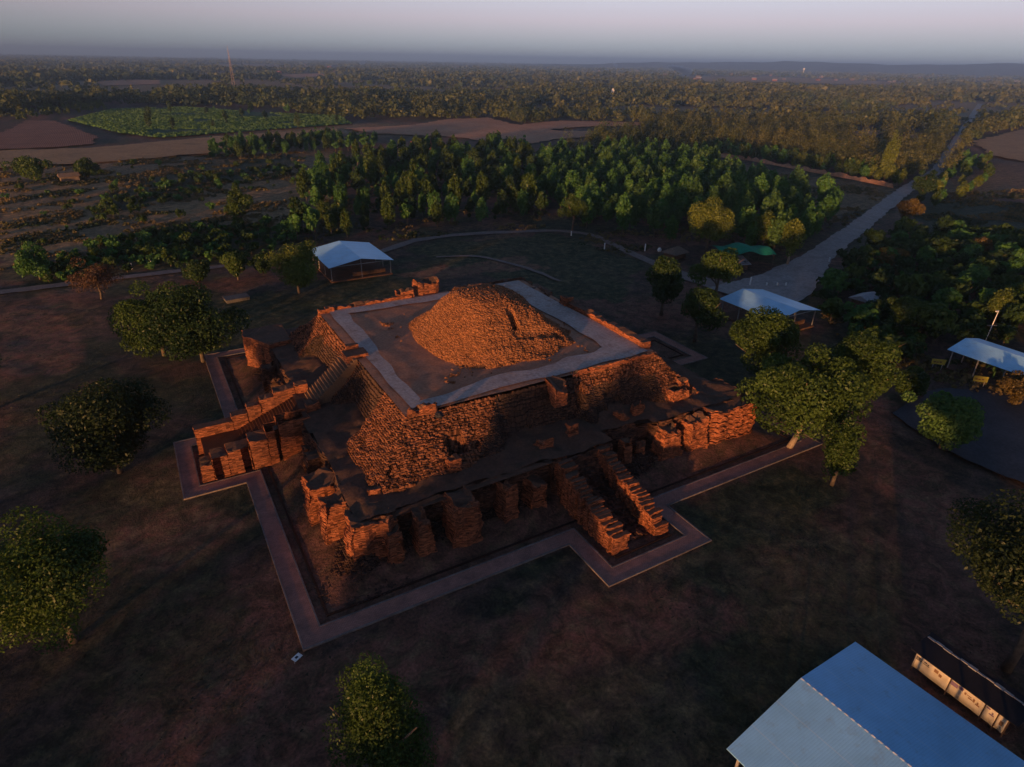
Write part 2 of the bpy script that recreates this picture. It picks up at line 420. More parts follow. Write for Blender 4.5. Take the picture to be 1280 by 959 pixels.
def ground_mat():
    m, n, b = mat('ground_cover'); p = pos(n)
    sep = n.nodes.new('ShaderNodeSeparateColor'); n.links.new(attr(n, 'zone', 'Color'), sep.inputs[0])
    n1 = noise(n, .55, 6, .65, p); n2 = noise(n, .09, 5, .6, p, .6); n3 = noise(n, 3.2, 4, .7, p)
    def edge(ch, amt):      # noisy border of a zone
        return math_(n, 'MULTIPLY', math_(n, 'ADD', ch, math_(n, 'MULTIPLY', math_(n, 'SUBTRACT', n1, .5), amt)), 1.25, True)
    c = ramp(n, n2, (.32, (.04, .033, .027)), (.45, (.10, .062, .05)), (.55, (.062, .047, .037)), (.68, (.145, .085, .064)))
    c = mix(n, c, ramp(n, n1, (.3, (.21, .092, .066)), (.7, (.14, .072, .055))), edge(sep.outputs[0], 1.0))
    c = mix(n, c, ramp(n, n1, (.3, (.024, .04, .022)), (.7, (.045, .06, .028))), edge(sep.outputs[1], 1.1))
    c = mix(n, c, ramp(n, n1, (.3, (.21, .145, .075)), (.7, (.33, .22, .115))), edge(sep.outputs[2], 1.0))
    c = mix(n, c, ramp(n, n3, (.3, (.55, .58, .58)), (.7, (1.4, 1.35, 1.3))), 1.0, 'MULTIPLY')
    c = mix(n, c, ramp(n, noise(n, .38, 6, .72, p, .8), (.38, (.5, .56, .5)), (.62, (1.4, 1.3, 1.25))), 1.0, 'MULTIPLY')
    n.links.new(c, b.inputs['Base Color']); bump(n, b, n3, 1.0, .22); return m
tag(link('ground', gme, ground_mat(), smooth=True), kind='structure')

def sheet(name, poly, z, m, jit=.0, kind='structure', sub=1.5, **kw):
    """A flat sheet with an uneven outline."""
    pts = []
    for i in range(len(poly)):
        a, b = Vector(poly[i]), Vector(poly[(i + 1) % len(poly)]); k = max(1, int((b - a).length / sub))
        for j in range(k):
            q = a.lerp(b, j / k); q += Vector((random.uniform(-jit, jit), random.uniform(-jit, jit))); pts.append((q.x, q.y, z))
    bm = bmesh.new(); vs_ = [bm.verts.new(q) for q in pts]; f = bm.faces.new(vs_); f.normal_update()
    if f.normal.z < 0: f.normal_flip()
    bmesh.ops.triangulate(bm, faces=bm.faces[:])
    me = bpy.data.meshes.new(name); bm.to_mesh(me); bm.free()
    return tag(link(name, me, m), kind=kind, **kw)

def strip(name, pts, widths, z, m, jit=.0, drape=None):
    """A road or path of varying width along a centre line."""
    C_ = []
    for i in range(len(pts) - 1):
        a, b = np.array(pts[i]), np.array(pts[i + 1]); L = np.linalg.norm(b - a); k = max(2, int(L / 2.5))
        for j in range(k):
            t = j / k; C_.append((*(a + (b - a) * t), widths[i] + (widths[i + 1] - widths[i]) * t))
    C_.append((*pts[-1], widths[-1])); C_ = np.array(C_)
    for _ in range(4): C_[1:-1, :] = (C_[:-2] + C_[2:] + 2 * C_[1:-1]) / 4
    V = []; Q = []
    for i in range(len(C_)):
        d = C_[min(i + 1, len(C_) - 1), :2] - C_[max(i - 1, 0), :2]; d /= np.linalg.norm(d); nn = np.array([-d[1], d[0]])
        wdt = C_[i, 2] / 2
        for s_ in (-1, -.33, .33, 1):
            j = random.uniform(-jit, jit) if abs(s_) == 1 else 0
            q = C_[i, :2] + nn * (wdt * s_ + j); hz = float(ground_h(np.array(q[0]), np.array(q[1]))) if drape else 0
            V.append((q[0], q[1], hz + z))
    for i in range(len(C_) - 1):
        for s_ in range(3): o = i * 4 + s_; Q.append((o, o + 1, o + 5, o + 4))
    me = mesh_np(name, V, Q); return tag(link(name, me, m), kind='structure')

strip('gravel_road', pxpoly((925, 375), (975, 358), (1022, 322), (1072, 285), (1118, 248), (1135, 236)) + pxpoly((1172, 214), (1203, 165), (1225, 130)), [20, 17, 8, 7, 6.5, 6.5, 6.5, 7, 7], .34, M_GRAVEL, .5, True)
strip('dirt_path', pxpoly((470, 318), (520, 300), (600, 292), (690, 288), (740, 294), (800, 322), (852, 345), (910, 362)), [3, 4, 3.5, 3.2, 3, 3, 5, 9], .22, M_DIRTPATH, .3, True)
strip('lane', pxpoly((-60, 372), (0, 366), (95, 354), (200, 343), (290, 332)), [4, 4, 4, 3.5, 3], .24, M_DIRTPATH, .3, True)
strip('footpath', pxpoly((545, 322), (600, 320), (660, 335), (700, 352)), [1.2, 1.5, 1.5, 1.2], .2, M_DIRTPATH, .25, True)
sheet('car_park', pxpoly((1115, 520), (1170, 487), (1290, 492), (1400, 560), (1400, 640), (1290, 612), (1190, 570)), .42, M_ASPHALT, .4)
M_CROP = soil_mat('green_crop', ((.3, (0.020, 0.061, 0.022)), (.5, (0.036, 0.094, 0.032)), (.7, (0.028, 0.054, 0.022))), .06, .6)
M_PLOUGH = soil_mat('ploughed_soil', ((.3, (0.225, 0.115, 0.078)), (.7, (0.315, 0.162, 0.111))), .06, .9)
M_STRAW = soil_mat('straw_stubble', ((.3, (0.285, 0.189, 0.101)), (.55, (0.375, 0.246, 0.128)), (.75, (0.195, 0.145, 0.074))), .04, .6)
M_REDBARE = soil_mat('bare_red_earth', ((.3, (0.450, 0.225, 0.123)), (.7, (0.540, 0.300, 0.174))), .05, .6)
for nm, pts, mm, z in (
    ('crop_field', [(85, 152), (140, 138), (230, 135), (330, 142), (425, 146), (440, 156), (330, 164), (200, 174), (150, 168)], M_CROP, .9),
    ('ploughed_field', [(-60, 178), (0, 168), (35, 152), (70, 152), (120, 172), (118, 182), (40, 187), (-60, 190)], M_PLOUGH, .86),
    ('stubble_field', [(-60, 196), (0, 190), (120, 186), (270, 172), (420, 162), (430, 170), (330, 180), (260, 193), (120, 205), (0, 212), (-60, 216)], M_STRAW, .82),
    ('bare_field', [(430, 162), (520, 157), (560, 150), (610, 148), (640, 156), (700, 165), (745, 165), (735, 172), (690, 176), (640, 186), (610, 178), (560, 172), (470, 168)], M_REDBARE, .84),
    ('bare_field', [(640, 158), (700, 152), (800, 154), (805, 158), (720, 160), (660, 166)], M_REDBARE, .88),
    ('bare_field', [(120, 103), (160, 100), (200, 101), (200, 106), (130, 108)], M_REDBARE, 1.2),
    ('bare_field', [(350, 94), (400, 92), (412, 95), (370, 98)], M_REDBARE, 1.2),
    ('stubble_field', [(850, 98), (960, 96), (1140, 104), (1140, 108), (960, 103), (860, 102)], M_STRAW, 1.2),
    ('bare_field', [(1060, 166), (1100, 162), (1104, 168), (1090, 171), (1066, 170)], M_REDBARE, .9),
    ('bare_field', [(1125, 170), (1152, 168), (1156, 174), (1135, 175)], M_REDBARE, .9),
    ('stubble_field', [(1215, 178), (1290, 160), (1400, 150), (1400, 200), (1290, 205), (1240, 196)], M_STRAW, .85)):
    poly = pxpoly(*pts); o = sheet(nm, poly, z, mm, 2.2, sub=4)
for mm_, sc_ in ((M_PLOUGH, 2.4),):
    n = mm_.node_tree; b_ = n.nodes['Principled BSDF']; lk = b_.inputs['Base Color'].links[0]; src_ = lk.from_socket
    wv_ = n.nodes.new('ShaderNodeTexWave'); wv_.inputs['Scale'].default_value = sc_ * .12; wv_.inputs['Distortion'].default_value = 1.2; wv_.inputs['Detail'].default_value = 2; n.links.new(pos(n), wv_.inputs['Vector'])
    n.links.new(mix(n, src_, ramp(n, wv_.outputs['Fac'], (.2, (.68, .68, .68)), (.7, (1.15, 1.15, 1.15))), 1.0, 'MULTIPLY'), b_.inputs['Base Color'])
for mm_ in (M_PLOUGH, M_STRAW, M_REDBARE):
    n = mm_.node_tree; bn_ = [q for q in n.nodes if q.type == 'BUMP'][0]; bn_.inputs['Strength'].default_value = 1.0; bn_.inputs['Distance'].default_value = .9
# red earth bank beside the meadow
bk = pxpoly((872, 194), (930, 200), (1000, 213), (1060, 224), (1118, 236))
V = []; Q = []
for i in range(len(bk) - 1):
    for j in range(14):
        t = j / 14; x = bk[i][0] + (bk[i + 1][0] - bk[i][0]) * t; y = bk[i][1] + (bk[i + 1][1] - bk[i][1]) * t
        hgt = 1.4 + 1.4 * random.random(); dx, dy = .52, .85
        V += [(x - dx * 2.2, y - dy * 2.2, .3), (x - dx * .8 + random.uniform(-.3, .3), y - dy * .8, hgt), (x + dx * .8, y + dy * .8, hgt * .9), (x + dx * 2.4, y + dy * 2.4, .3)]
nrow = len(V) // 4
for i in range(nrow - 1):
    for s_ in range(3): o = i * 4 + s_; Q.append((o, o + 4, o + 5, o + 1))
tag(link('earth_bank', mesh_np('earth_bank', V, Q), M_REDBARE), kind='structure')

# paved walkway round the monument: a real step with pale curbs
bm = bmesh.new()
def ring_prism(outer, inner, z0, z1):
    n_ = len(outer); vv = [[bm.verts.new((x, y, z)) for (x, y) in pl] for pl in (outer, inner) for z in (z0, z1)]
    o0, o1, i0, i1 = vv
    for k in range(n_):
        j = (k + 1) % n_
        bm.faces.new((o0[k], o0[j], o1[j], o1[k])); bm.faces.new((i0[j], i0[k], i1[k], i1[j])); bm.faces.new((o1[k], o1[j], i1[j], i1[k]))
ring_prism(ring_path(39.32, -.18), ring_path(37.38, -2.12), -.2, .10)
me = bpy.data.meshes.new('walkway'); bm.to_mesh(me); bm.free()
tag(link('walkway', me, M_PAVER), kind='structure')
bm = bmesh.new()
ring_prism(OUTER, ring_path(39.317, -.183), -.2, .17); ring_prism(ring_path(37.377, -2.123), INNER, -.2, .15)
me = bpy.data.meshes.new('walkway_curb'); bm.to_mesh(me); bm.free()
tag(link('walkway_curb', me, M_CURB), kind='structure')
# low inner curb line seen along the right part of the front
bm = bmesh.new(); ring_prism(ring_path(36.3, -3.6), ring_path(36.05, -3.85), -.2, .12)
me = bpy.data.meshes.new('inner_curb'); bm.to_mesh(me); bm.free(); tag(link('inner_curb', me, M_DARKBRICK), kind='structure')

# far hills
hx = []; hq = []
NA, NB = 160, 12
for j in range(NB):
    for i in range(NA):
        a = (pi / 2 - HEAD) - radians(-6 + 62 * i / (NA - 1)); rr_ = 7000 + 1900 * j / (NB - 1)
        k = i / (NA - 1)
        prof = 90 + 165 * float(sst(.12, .34, k)) + 40 * float(sst(.5, .75, k)) + 120 * (float(fbm(k * 9, 3.1, 5)) - .5) + 50 * (float(fbm(k * 40, 3.1, 15)) - .5)
        e = sin(pi * j / (NB - 1)) * float(sst(0, .12, k)) * (.75 + .5 * float(fbm(k * 14, j * .5, 6)))
        hx.append((CAM[0] + rr_ * cos(a), CAM[1] + rr_ * sin(a), -5 + prof * e * .33))
for j in range(NB - 1):
    for i in range(NA - 1): o = j * NA + i; hq.append((o, o + 1, o + NA + 1, o + NA))
M_HILL = soil_mat('hill_forest', ((.3, (.07, .08, .06)), (.7, (.11, .11, .08))), .004, .02)
tag(link('hills', mesh_np('hills', hx, hq), M_HILL, smooth=True), kind='structure')

# ------------------------------------------------------------------ the monument
ruin = empty('brick_ruin', (0, 0, 0), 'huge square terraced red brick ruin with a rubble mound on its flat top', 'ruin')
ZL, ZT = 6.0, 12.0           # ledge of the lower tier, level of the platform

def jlines(a, b, step, rng):
    n_ = int(round((b - a) / step)); L = np.linspace(a, b, n_ + 1); L[1:-1] += rng.uniform(-.22, .22, n_ - 1) * step; return L
def voxel(name, xs, ys, Z, keep, zmin, mat_, parent, base=None):
    """Field of upright blocks: flat tops of uneven height with real sides (rubble and block masonry)."""
    ny, nx = Z.shape; V = []; Q = []; R = []
    rnd = RNG.random(Z.shape); Zb = np.where(keep, Z, zmin if base is None else base)
    iy, ix = np.nonzero(keep)
    x0, x1, y0, y1, z = xs[ix], xs[ix + 1], ys[iy], ys[iy + 1], Z[iy, ix]; r = rnd[iy, ix]
    def quad(a, b, c, d, rr_):
        o = sum(len(v) for v in V); nq = len(rr_)
        V.append(np.stack([a, b, c, d], 1).reshape(-1, 3)); Q.append(o + np.arange(nq * 4).reshape(-1, 4)); R.append(rr_)
    S = lambda *t: np.stack(t, -1)
    quad(S(x0, y0, z), S(x1, y0, z), S(x1, y1, z), S(x0, y1, z), r)
    Pd = np.pad(Zb, 1, mode='edge')
    for dy, dx in ((-1, 0), (1, 0), (0, -1), (0, 1)):
        nb = Pd[1 + iy + dy, 1 + ix + dx]; k = z - nb > .01
        X0, X1, Y0, Y1, zt, zb, rk = x0[k], x1[k], y0[k], y1[k], z[k], nb[k], r[k]
        if dy == -1: quad(S(X0, Y0, zb), S(X1, Y0, zb), S(X1, Y0, zt), S(X0, Y0, zt), rk)
        if dy == 1: quad(S(X1, Y1, zb), S(X0, Y1, zb), S(X0, Y1, zt), S(X1, Y1, zt), rk)
        if dx == -1: quad(S(X0, Y1, zb), S(X0, Y0, zb), S(X0, Y0, zt), S(X0, Y1, zt), rk)
        if dx == 1: quad(S(X1, Y0, zb), S(X1, Y1, zb), S(X1, Y1, zt), S(X1, Y0, zt), rk)
    return link(name, mesh_np(name, np.concatenate(V), np.concatenate(Q), np.concatenate(R)), mat_, parent)

# --- upper tier: battered block walls, four sides, eroded in their middles
def bay(s, a, b, w_=1.2): return sst(a - w_, a + w_, s) * (1 - sst(b - w_, b + w_, s))
def upper_side(name, side, mat_, seed):
    """side: 0 front(-Y) 1 right(+X) 2 back(+Y) 3 left(-X). s runs along the side, d outward from the platform edge (20.6)."""
    rng = np.random.default_rng(seed)
    st = .22
    A = jlines(-27.4, 27.4, st, rng); D = jlines(20.6, 27.6, st, rng)
    s = (A[:-1] + A[1:]) / 2; d = (D[:-1] + D[1:]) / 2 - 20.6
    Sg, Dg = np.meshgrid(s, d)
    n1 = fbm(Sg / 3.2, Dg / 3.2, seed); n2 = fbm(Sg / 1.1, Dg / 1.1, seed + 5)
    run = np.full_like(Sg, 5.6)                      # horizontal run of the slope
    if side == 0:
        run += -2.4 * bay(Sg, -8.5, 4.5) + -1.6 * bay(Sg, 7, 17) + 1.0 * bay(Sg, -27, -14)
    elif side == 3:
        run += -3.0 * bay(Sg, -12.5, -4.0, .8) + -2.3 * bay(Sg, 5, 15.5) + 1.2 * bay(Sg, -27, -14)
    else:
        run += -1.5 * bay(Sg, -9, 9)
    t = np.clip(Dg / run, 0, 2)
    Z = ZT - .15 - (ZT - ZL) * np.where(t < 1, t ** .92, 1 + (t - 1) * 3)
    Z += (n1 - .5) * 1.5 * sst(.15, .5, t) + (n2 - .5) * .6 * sst(.05, .3, t)
    if side == 0:      # broken recesses of the front, and the dark hollow low near its left corner
        Z -= 2.2 * bay(Sg, -16.6, -14.2, .4) * bay(Dg, 2.6, 4.6, .4)
        Z -= 1.6 * bay(Sg, 4.4, 5.6, .4) * bay(Dg, .3, 2.5, .5)
        Z -= 1.7 * bay(Sg, 9.5, 12.0, .5) * bay(Dg, 1.6, 4.0, .5) + 1.4 * bay(Sg, -6.5, -3.5, .5) * bay(Dg, 1.5, 3.2, .5)
    Z = Z + rng.uniform(-.14, .14, Z.shape) + (rng.random(Z.shape) < .06) * rng.uniform(-.35, .2, Z.shape)
    corner = 20.6 + Dg                               # mitre at the corners: the side's own triangle only
    keep = (Z > ZL + .12) & (np.abs(Sg) < corner - 0.0)
    if side == 0: world = lambda a, b: (a, -b)
    # build in local frame then rotate verts
    o = voxel(name, A, D, Z, keep, ZL - .3, mat_, ruin)
    me_ = o.data; co = np.empty(len(me_.vertices) * 3, np.float32); me_.vertices.foreach_get('co', co); co = co.reshape(-1, 3)
    s_, d_ = co[:, 0].copy(), co[:, 1].copy()
    if side == 0: co[:, 0], co[:, 1] = s_, -d_
    elif side == 1: co[:, 0], co[:, 1] = d_, s_
    elif side == 2: co[:, 0], co[:, 1] = -s_, d_
    else: co[:, 0], co[:, 1] = -d_, s_
    me_.vertices.foreach_set('co', co.ravel()); me_.update()
    me_.materials.append(M_CORE_SHADE)
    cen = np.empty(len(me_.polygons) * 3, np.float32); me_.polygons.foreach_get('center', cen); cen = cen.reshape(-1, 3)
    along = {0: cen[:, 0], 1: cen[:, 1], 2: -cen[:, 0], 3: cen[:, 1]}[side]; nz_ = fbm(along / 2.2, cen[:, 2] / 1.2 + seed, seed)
    if side == 0: core = (along > -9 + (11.5 - cen[:, 2]) * -1.1 + 3 * nz_) & (along < 19) & (cen[:, 2] < np.where(along < 5, 11.6, 9.6) + 1.2 * (nz_ - .5))  # bare earth, its slanting edge drawn as the long shadow painted on the front
    elif side == 3: core = ((along > -12.8) & (along < -2.5) & (cen[:, 2] < 11.5 + nz_)) | ((along > 4) & (along < 16.5) & (cen[:, 2] < 8.2 + 2.5 * nz_))  # bare earth of the left bays, with their shade painted in as well
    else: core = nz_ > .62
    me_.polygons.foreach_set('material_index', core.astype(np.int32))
    if side in (0, 3, 1, 2):
        bm = bmesh.new(); bm.from_mesh(me_); bmesh.ops.recalc_face_normals(bm, faces=bm.faces[:]); bm.to_mesh(me_); bm.free()
    return o
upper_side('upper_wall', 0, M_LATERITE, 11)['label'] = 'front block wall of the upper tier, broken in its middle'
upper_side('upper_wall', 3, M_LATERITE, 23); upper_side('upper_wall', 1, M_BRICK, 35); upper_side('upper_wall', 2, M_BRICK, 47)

# --- platform: soil, grey paving band, curb
N = 90
ax = np.linspace(-20.75, 20.75, N); PX_, PY_ = np.meshgrid(ax, ax)
pz = ZT - .02 + (fbm(PX_ / 5, PY_ / 5, 61) - .5) * .22 + (fbm(PX_ / 1.3, PY_ / 1.3, 62) - .5) * .08
i2 = np.arange(N * N).reshape(N, N); Qp = np.stack([i2[:-1, :-1], i2[:-1, 1:], i2[1:, 1:], i2[1:, :-1]], -1).reshape(-1, 4)
link('platform_floor', mesh_np('platform_floor', np.stack([PX_, PY_, pz], -1).reshape(-1, 3), Qp), M_PLATSOIL, ruin, True)
def band(poly_o, poly_i, z, nm):
    V = []; Q = []; n_ = len(poly_o)
    for k in range(n_):
        j = (k + 1) % n_; a, b = np.array(poly_o[k]), np.array(poly_o[j]); c, d = np.array(poly_i[k]), np.array(poly_i[j])
        m_ = 40
        for t in range(m_ + 1):
            f_ = t / m_; p0 = a + (b - a) * f_; p1 = c + (d - c) * f_
            w0 = 0.9 * (vnoise(f_ * 9 + k * 20, 1.5, 3) - .5); dirn = (p1 - p0) / np.linalg.norm(p1 - p0)
            for q in range(5):
                g = p0 + dirn * w0 + (p1 - p0 + dirn * (w0 if q == 4 else 0)) * q / 4
                V.append((g[0], g[1], z + .03 * (fbm(g[0] / 2, g[1] / 2, 8) - .5)))
        o = len(V) - 5 * (m_ + 1)
        for t in range(m_):
            for q in range(4): Q.append((o + t * 5 + q, o + (t + 1) * 5 + q, o + (t + 1) * 5 + q + 1, o + t * 5 + q + 1))
    return link(nm, mesh_np(nm, V, Q), M_CONC, ruin, True)
band([(-19.4, -20.2), (19.9, -19.9), (19.5, 20), (-19.2, 19.8)], [(-17.4, -17.6), (14.6, -15.6), (14.4, 16.8), (-16.4, 17)], ZT + .16, 'platform_paving')

# --- rubble mound: a rounded four-sided heap with a flattened top and a niche in its front
rng = np.random.default_rng(3)
XS = jlines(-13, 15, .17, rng); YS = jlines(-15.5, 13, .17, rng)
MX, MY = np.meshgrid((XS[:-1] + XS[1:]) / 2, (YS[:-1] + YS[1:]) / 2)
wob = (fbm(MX / 4, MY / 4, 91) - .5)
lx = np.where(MX < .3, (MX - .3) / -10.2, (MX - .3) / 12.6); ly = np.where(MY < -1.5, (MY + 1.5) / -12.2, (MY + 1.5) / 12.5)
dd = (np.abs(lx) ** 2.9 + np.abs(ly) ** 2.9) ** (1 / 2.9) + wob * .2
prof = np.interp(dd, [0, .2, .34, .46, .6, .8, .93, 1.0, 1.06], [7.2, 7.15, 6.9, 6.1, 4.6, 2.2, 1.0, .4, -.2])
Zm = ZT + prof + (fbm(MX / 1.9, MY / 1.9, 92) - .5) * 1.0 * sst(.36, .55, dd)
Zm -= 1.6 * bay(MX, 1.3, 2.4, .35) * bay(MY, -9.3, -7.2, .5)                     # dark niche
led = bay(MX, 1.0, 9.4, .5) * bay(MY, -10.9 + .0 * MX, -9.5, .35)                # narrow ledge beneath it
Zm = Zm * (1 - led) + led * np.minimum(Zm, Zm - .55)
Zm = np.maximum(Zm, 0)
Zm = Zm + rng.uniform(-.13, .13, Zm.shape) + (rng.random(Zm.shape) < .05) * rng.uniform(-.3, .2, Zm.shape)
voxel('rubble_mound', XS, YS, Zm, Zm > ZT + .1, ZT - .2, M_MOUND, ruin)

# --- lower tier: coursed brick lofts
def stack(name, poly, z0, z1, mat_, parent=None, step=.17, jit=.05, ero=.25, sub=.42, seed=0, batter=.0, top_noise=0.0, wave=0.0, cap=True):
    """Brick courses over a footprint (counter-clockwise): every course has its own ragged outline."""
    pts = []; nrm = []
    n_ = len(poly)
    area = sum(poly[i][0] * poly[(i + 1) % n_][1] - poly[(i + 1) % n_][0] * poly[i][1] for i in range(n_))
    if area < 0: poly = poly[::-1]
    arc = 0; S_ = []
    for i in range(n_):
        a, b = np.array(poly[i], float), np.array(poly[(i + 1) % n_], float); L = np.linalg.norm(b - a); k = max(1, int(round(L / sub)))
        d = (b - a) / L; nn = np.array([d[1], -d[0]])
        pv = np.array(poly[i - 1], float); dp = (a - pv) / np.linalg.norm(a - pv); npv = np.array([dp[1], -dp[0]])
        for j in range(k):
            pts.append(a + (b - a) * j / k); nrm.append(nn if j else (nn + npv) / max(.6, np.linalg.norm(nn + npv) ** 2 / 2 if np.linalg.norm(nn + npv) > 0 else 1)); S_.append(arc + L * j / k)
        arc += L
    pts = np.array(pts); nrm = np.array(nrm); S_ = np.array(S_); m_ = len(pts)
    rg = np.random.default_rng(seed + 1000)
    nl = max(1, int(round((z1 - z0) / step))); st = (z1 - z0) / nl
    V = []; Q = []; R = []
    drop = np.maximum(0, fbm(S_ / 1.7, S_ * 0 + seed, seed + 7) - .42) * 3.2 * top_noise; drop = np.round(drop / step) * step
    for l in range(nl):
        zc = z0 + l * st; f_ = l / nl
        e = (fbm(S_ / 1.6, np.full(m_, zc / 1.5 + seed * 3.1), seed) - .62) * 2 * ero
        e = np.minimum(e, .12)
        fl = (fbm(S_ / .9, np.full(m_, zc / 5 + seed), seed + 3) - .5) * ero * .9          # vertical runnels
        e = e + fl + rg.uniform(-jit, jit, m_) + rg.uniform(-jit, jit) * .6 - (.035 if l % 2 else 0) - batter * f_ * (z1 - z0)
        if wave: e = e + wave * (1.5 if l % 5 in (0, 1) else -.4) * (.5 + rg.random(m_)) + .35 * wave * np.sin(S_ * 2.1 + seed)
        ring = pts + nrm * e[:, None]
        sag = np.sin(S_ * 4.6 + seed) * .13 if wave else 0; cut = zc >= z1 - drop - .01; ring = np.where(cut[:, None], ring - nrm * .22 * ((zc - z1 + drop) / step)[:, None].clip(0, 3), ring)
        for zz in (zc, zc + st): V.append(np.column_stack([ring, np.minimum(zz, np.maximum(z1 - drop, z0 + .1)) + sag * np.ones(m_) + (0.0 if not cut.any() else 1e-3 * l)]))
    V = np.concatenate(V); k = np.arange(m_); k2 = (k + 1) % m_
    F = []
    for r_ in range(2 * nl - 1):
        F.append(np.stack([r_ * m_ + k, r_ * m_ + k2, (r_ + 1) * m_ + k2, (r_ + 1) * m_ + k], -1)); R.append(rg.random(m_))
    F = np.concatenate(F); R = np.concatenate(R)
    bm = bmesh.new(); vv = [bm.verts.new(p) for p in V]
    lay = bm.faces.layers.float.new('rnd')
    for q, r_ in zip(F, R):
        f_ = bm.faces.new([vv[i] for i in q]); f_[lay] = r_
    tf = None
    if cap:
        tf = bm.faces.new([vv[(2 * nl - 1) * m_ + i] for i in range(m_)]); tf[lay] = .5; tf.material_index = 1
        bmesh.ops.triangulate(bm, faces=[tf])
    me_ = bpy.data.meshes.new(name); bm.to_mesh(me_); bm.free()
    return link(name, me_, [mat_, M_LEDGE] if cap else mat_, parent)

def R4(a, b, c, d): return [(a, c), (b, c), (b, d), (a, d)]
def Lw(x0, x1, y0, y1): return R4(x0, x1, y0, y1)
# main body with its recessed bays (front, right, back, left)
body = [(-31.6, -31.4), (-26.2, -31.6), (-26.0, -30.9), (-5.5, -30.7), (-5.5, -31.5), (5.2, -31.5), (5.2, -28.6), (13.0, -28.8), (13.2, -30.4), (31, -30.6),
        (31, -9), (29.6, -8.8), (29.6, 9), (31, 9), (30.8, 30.8), (9, 30.8), (9, 29.4), (-9, 29.4), (-9, 30.8), (-30.8, 30.8),
        (-31, 24), (-30.0, 23.6), (-29.8, 8), (-30.6, 7.6), (-31.2, -7), (-30.8, -15.4), (-31.0, -22)]
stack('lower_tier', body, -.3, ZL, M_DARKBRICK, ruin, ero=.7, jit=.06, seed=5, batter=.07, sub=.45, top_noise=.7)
def part(name, poly, z1, seed, z0=-.25, m=M_BRICK, label=None, **kw):
    kw.setdefault('ero', .3)
    o = stack(name, poly, z0, z1, m, ruin, seed=seed, **kw)
    if label: o['label'] = label
    return o
# uneven earth on the ledge, heaped against the upper wall
lx_ = np.arange(-30.6, 30.7, .45); LX, LY = np.meshgrid(lx_, lx_); LR = np.maximum(np.abs(LX), np.abs(LY))
okl = inside([(a * .985, b * .985) for a, b in body], LX, LY) & (LR > 19.5)
LZ = ZL + .05 + (fbm(LX / 2.6, LY / 2.6, 131) - .42) * .9 + .9 * (1 - sst(23.5, 28, LR)) * fbm(LX / 3.5, LY / 3.5, 132) + RNG.uniform(-.05, .05, LX.shape)
il = np.arange(LX.size).reshape(LX.shape); ok4 = okl[:-1, :-1] & okl[:-1, 1:] & okl[1:, 1:] & okl[1:, :-1]
Ql = np.stack([il[:-1, :-1], il[:-1, 1:], il[1:, 1:], il[1:, :-1]], -1)[ok4]
lme = mesh_np('ledge_floor', np.stack([LX, LY, LZ], -1).reshape(-1, 3), Ql)
bm = bmesh.new(); bm.from_mesh(lme); bmesh.ops.delete(bm, geom=[v for v in bm.verts if not v.link_faces], context='VERTS'); bm.to_mesh(lme); bm.free()
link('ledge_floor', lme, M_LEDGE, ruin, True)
# corner masses
part('corner_block', [(-32.0, -32.0), (-27.6, -32.2), (-26.2, -31.4), (-26.2, -27.5), (-31.6, -27.5), (-32.2, -29)], ZL + .25, 21, ero=.7, batter=.06, top_noise=.5, label='fluted eroded corner of the lower tier')
part('corner_block', [(22.6, -31.2), (24.4, -32.2), (31.6, -32.4), (32.2, -31.6), (32.2, -23.5), (26, -23.5), (22.8, -27)], ZL + .15, 22, ero=.18, jit=.09, wave=.13, top_noise=.4, label='brightly lit corner with wavy protruding brick courses')
part('corner_block', [(-33.0, 28.5), (-29.6, 22.6), (-25.5, 22.8), (-25.5, 31.6), (-32.6, 32)], ZL + .9, 23, ero=.2, top_noise=.15)
part('corner_block', [(25.5, 25), (32, 25), (32, 32), (25.5, 32)], ZL + .2, 24)
# piers standing in front of the recessed bays
for (x0, x1, y0, h, sd, er) in ((-24.9, -22.5, -33.6, 5.7, 31, .4), (-20.6, -16.5, -34.2, 6.2, 32, .55), (-13.4, -10.9, -33.4, 6.0, 33, .4), (-9.2, -6.4, -33.0, 4.6, 34, .6),
                             (6.6, 8.8, -31.4, 5.4, 35, .45), (13.2, 17.0, -32.2, 5.4, 36, .55), (18.0, 22.0, -32.6, 6.0, 37, .35), (9.8, 11.6, -30.4, 4.2, 38, .5), (-28.4, -26.0, -33.4, 4.8, 39, .6)):
    part('pier', [(x0, y0), (x1, y0 - .1), (x1 + .3, -29.5), (x0 - .3, -29.5)], h, sd, ero=er, batter=.10, top_noise=.8, m=M_BRICK, wave=.06 if sd in (36, 37) else 0)
for (y0, y1, x0, h, sd) in ((-22.0, -17.2, -34.2, 5.8, 41), (-26.6, -22.8, -33.6, 6.0, 42), (-14.6, -11.6, -32.6, 5.0, 43), (-10.4, -8.2, -32.2, 4.2, 46), (11.0, 13.2, -32.0, 5, 44), (16.6, 19.2, -32.4, 5.4, 45)):
    part('pier', [(x0, y0), (-29.5, y0 - .2), (-29.5, y1 + .2), (x0, y1)], h, sd, ero=.45, batter=.08, top_noise=.8, m=M_BRICK if sd < 43 else M_DARKBRICK)
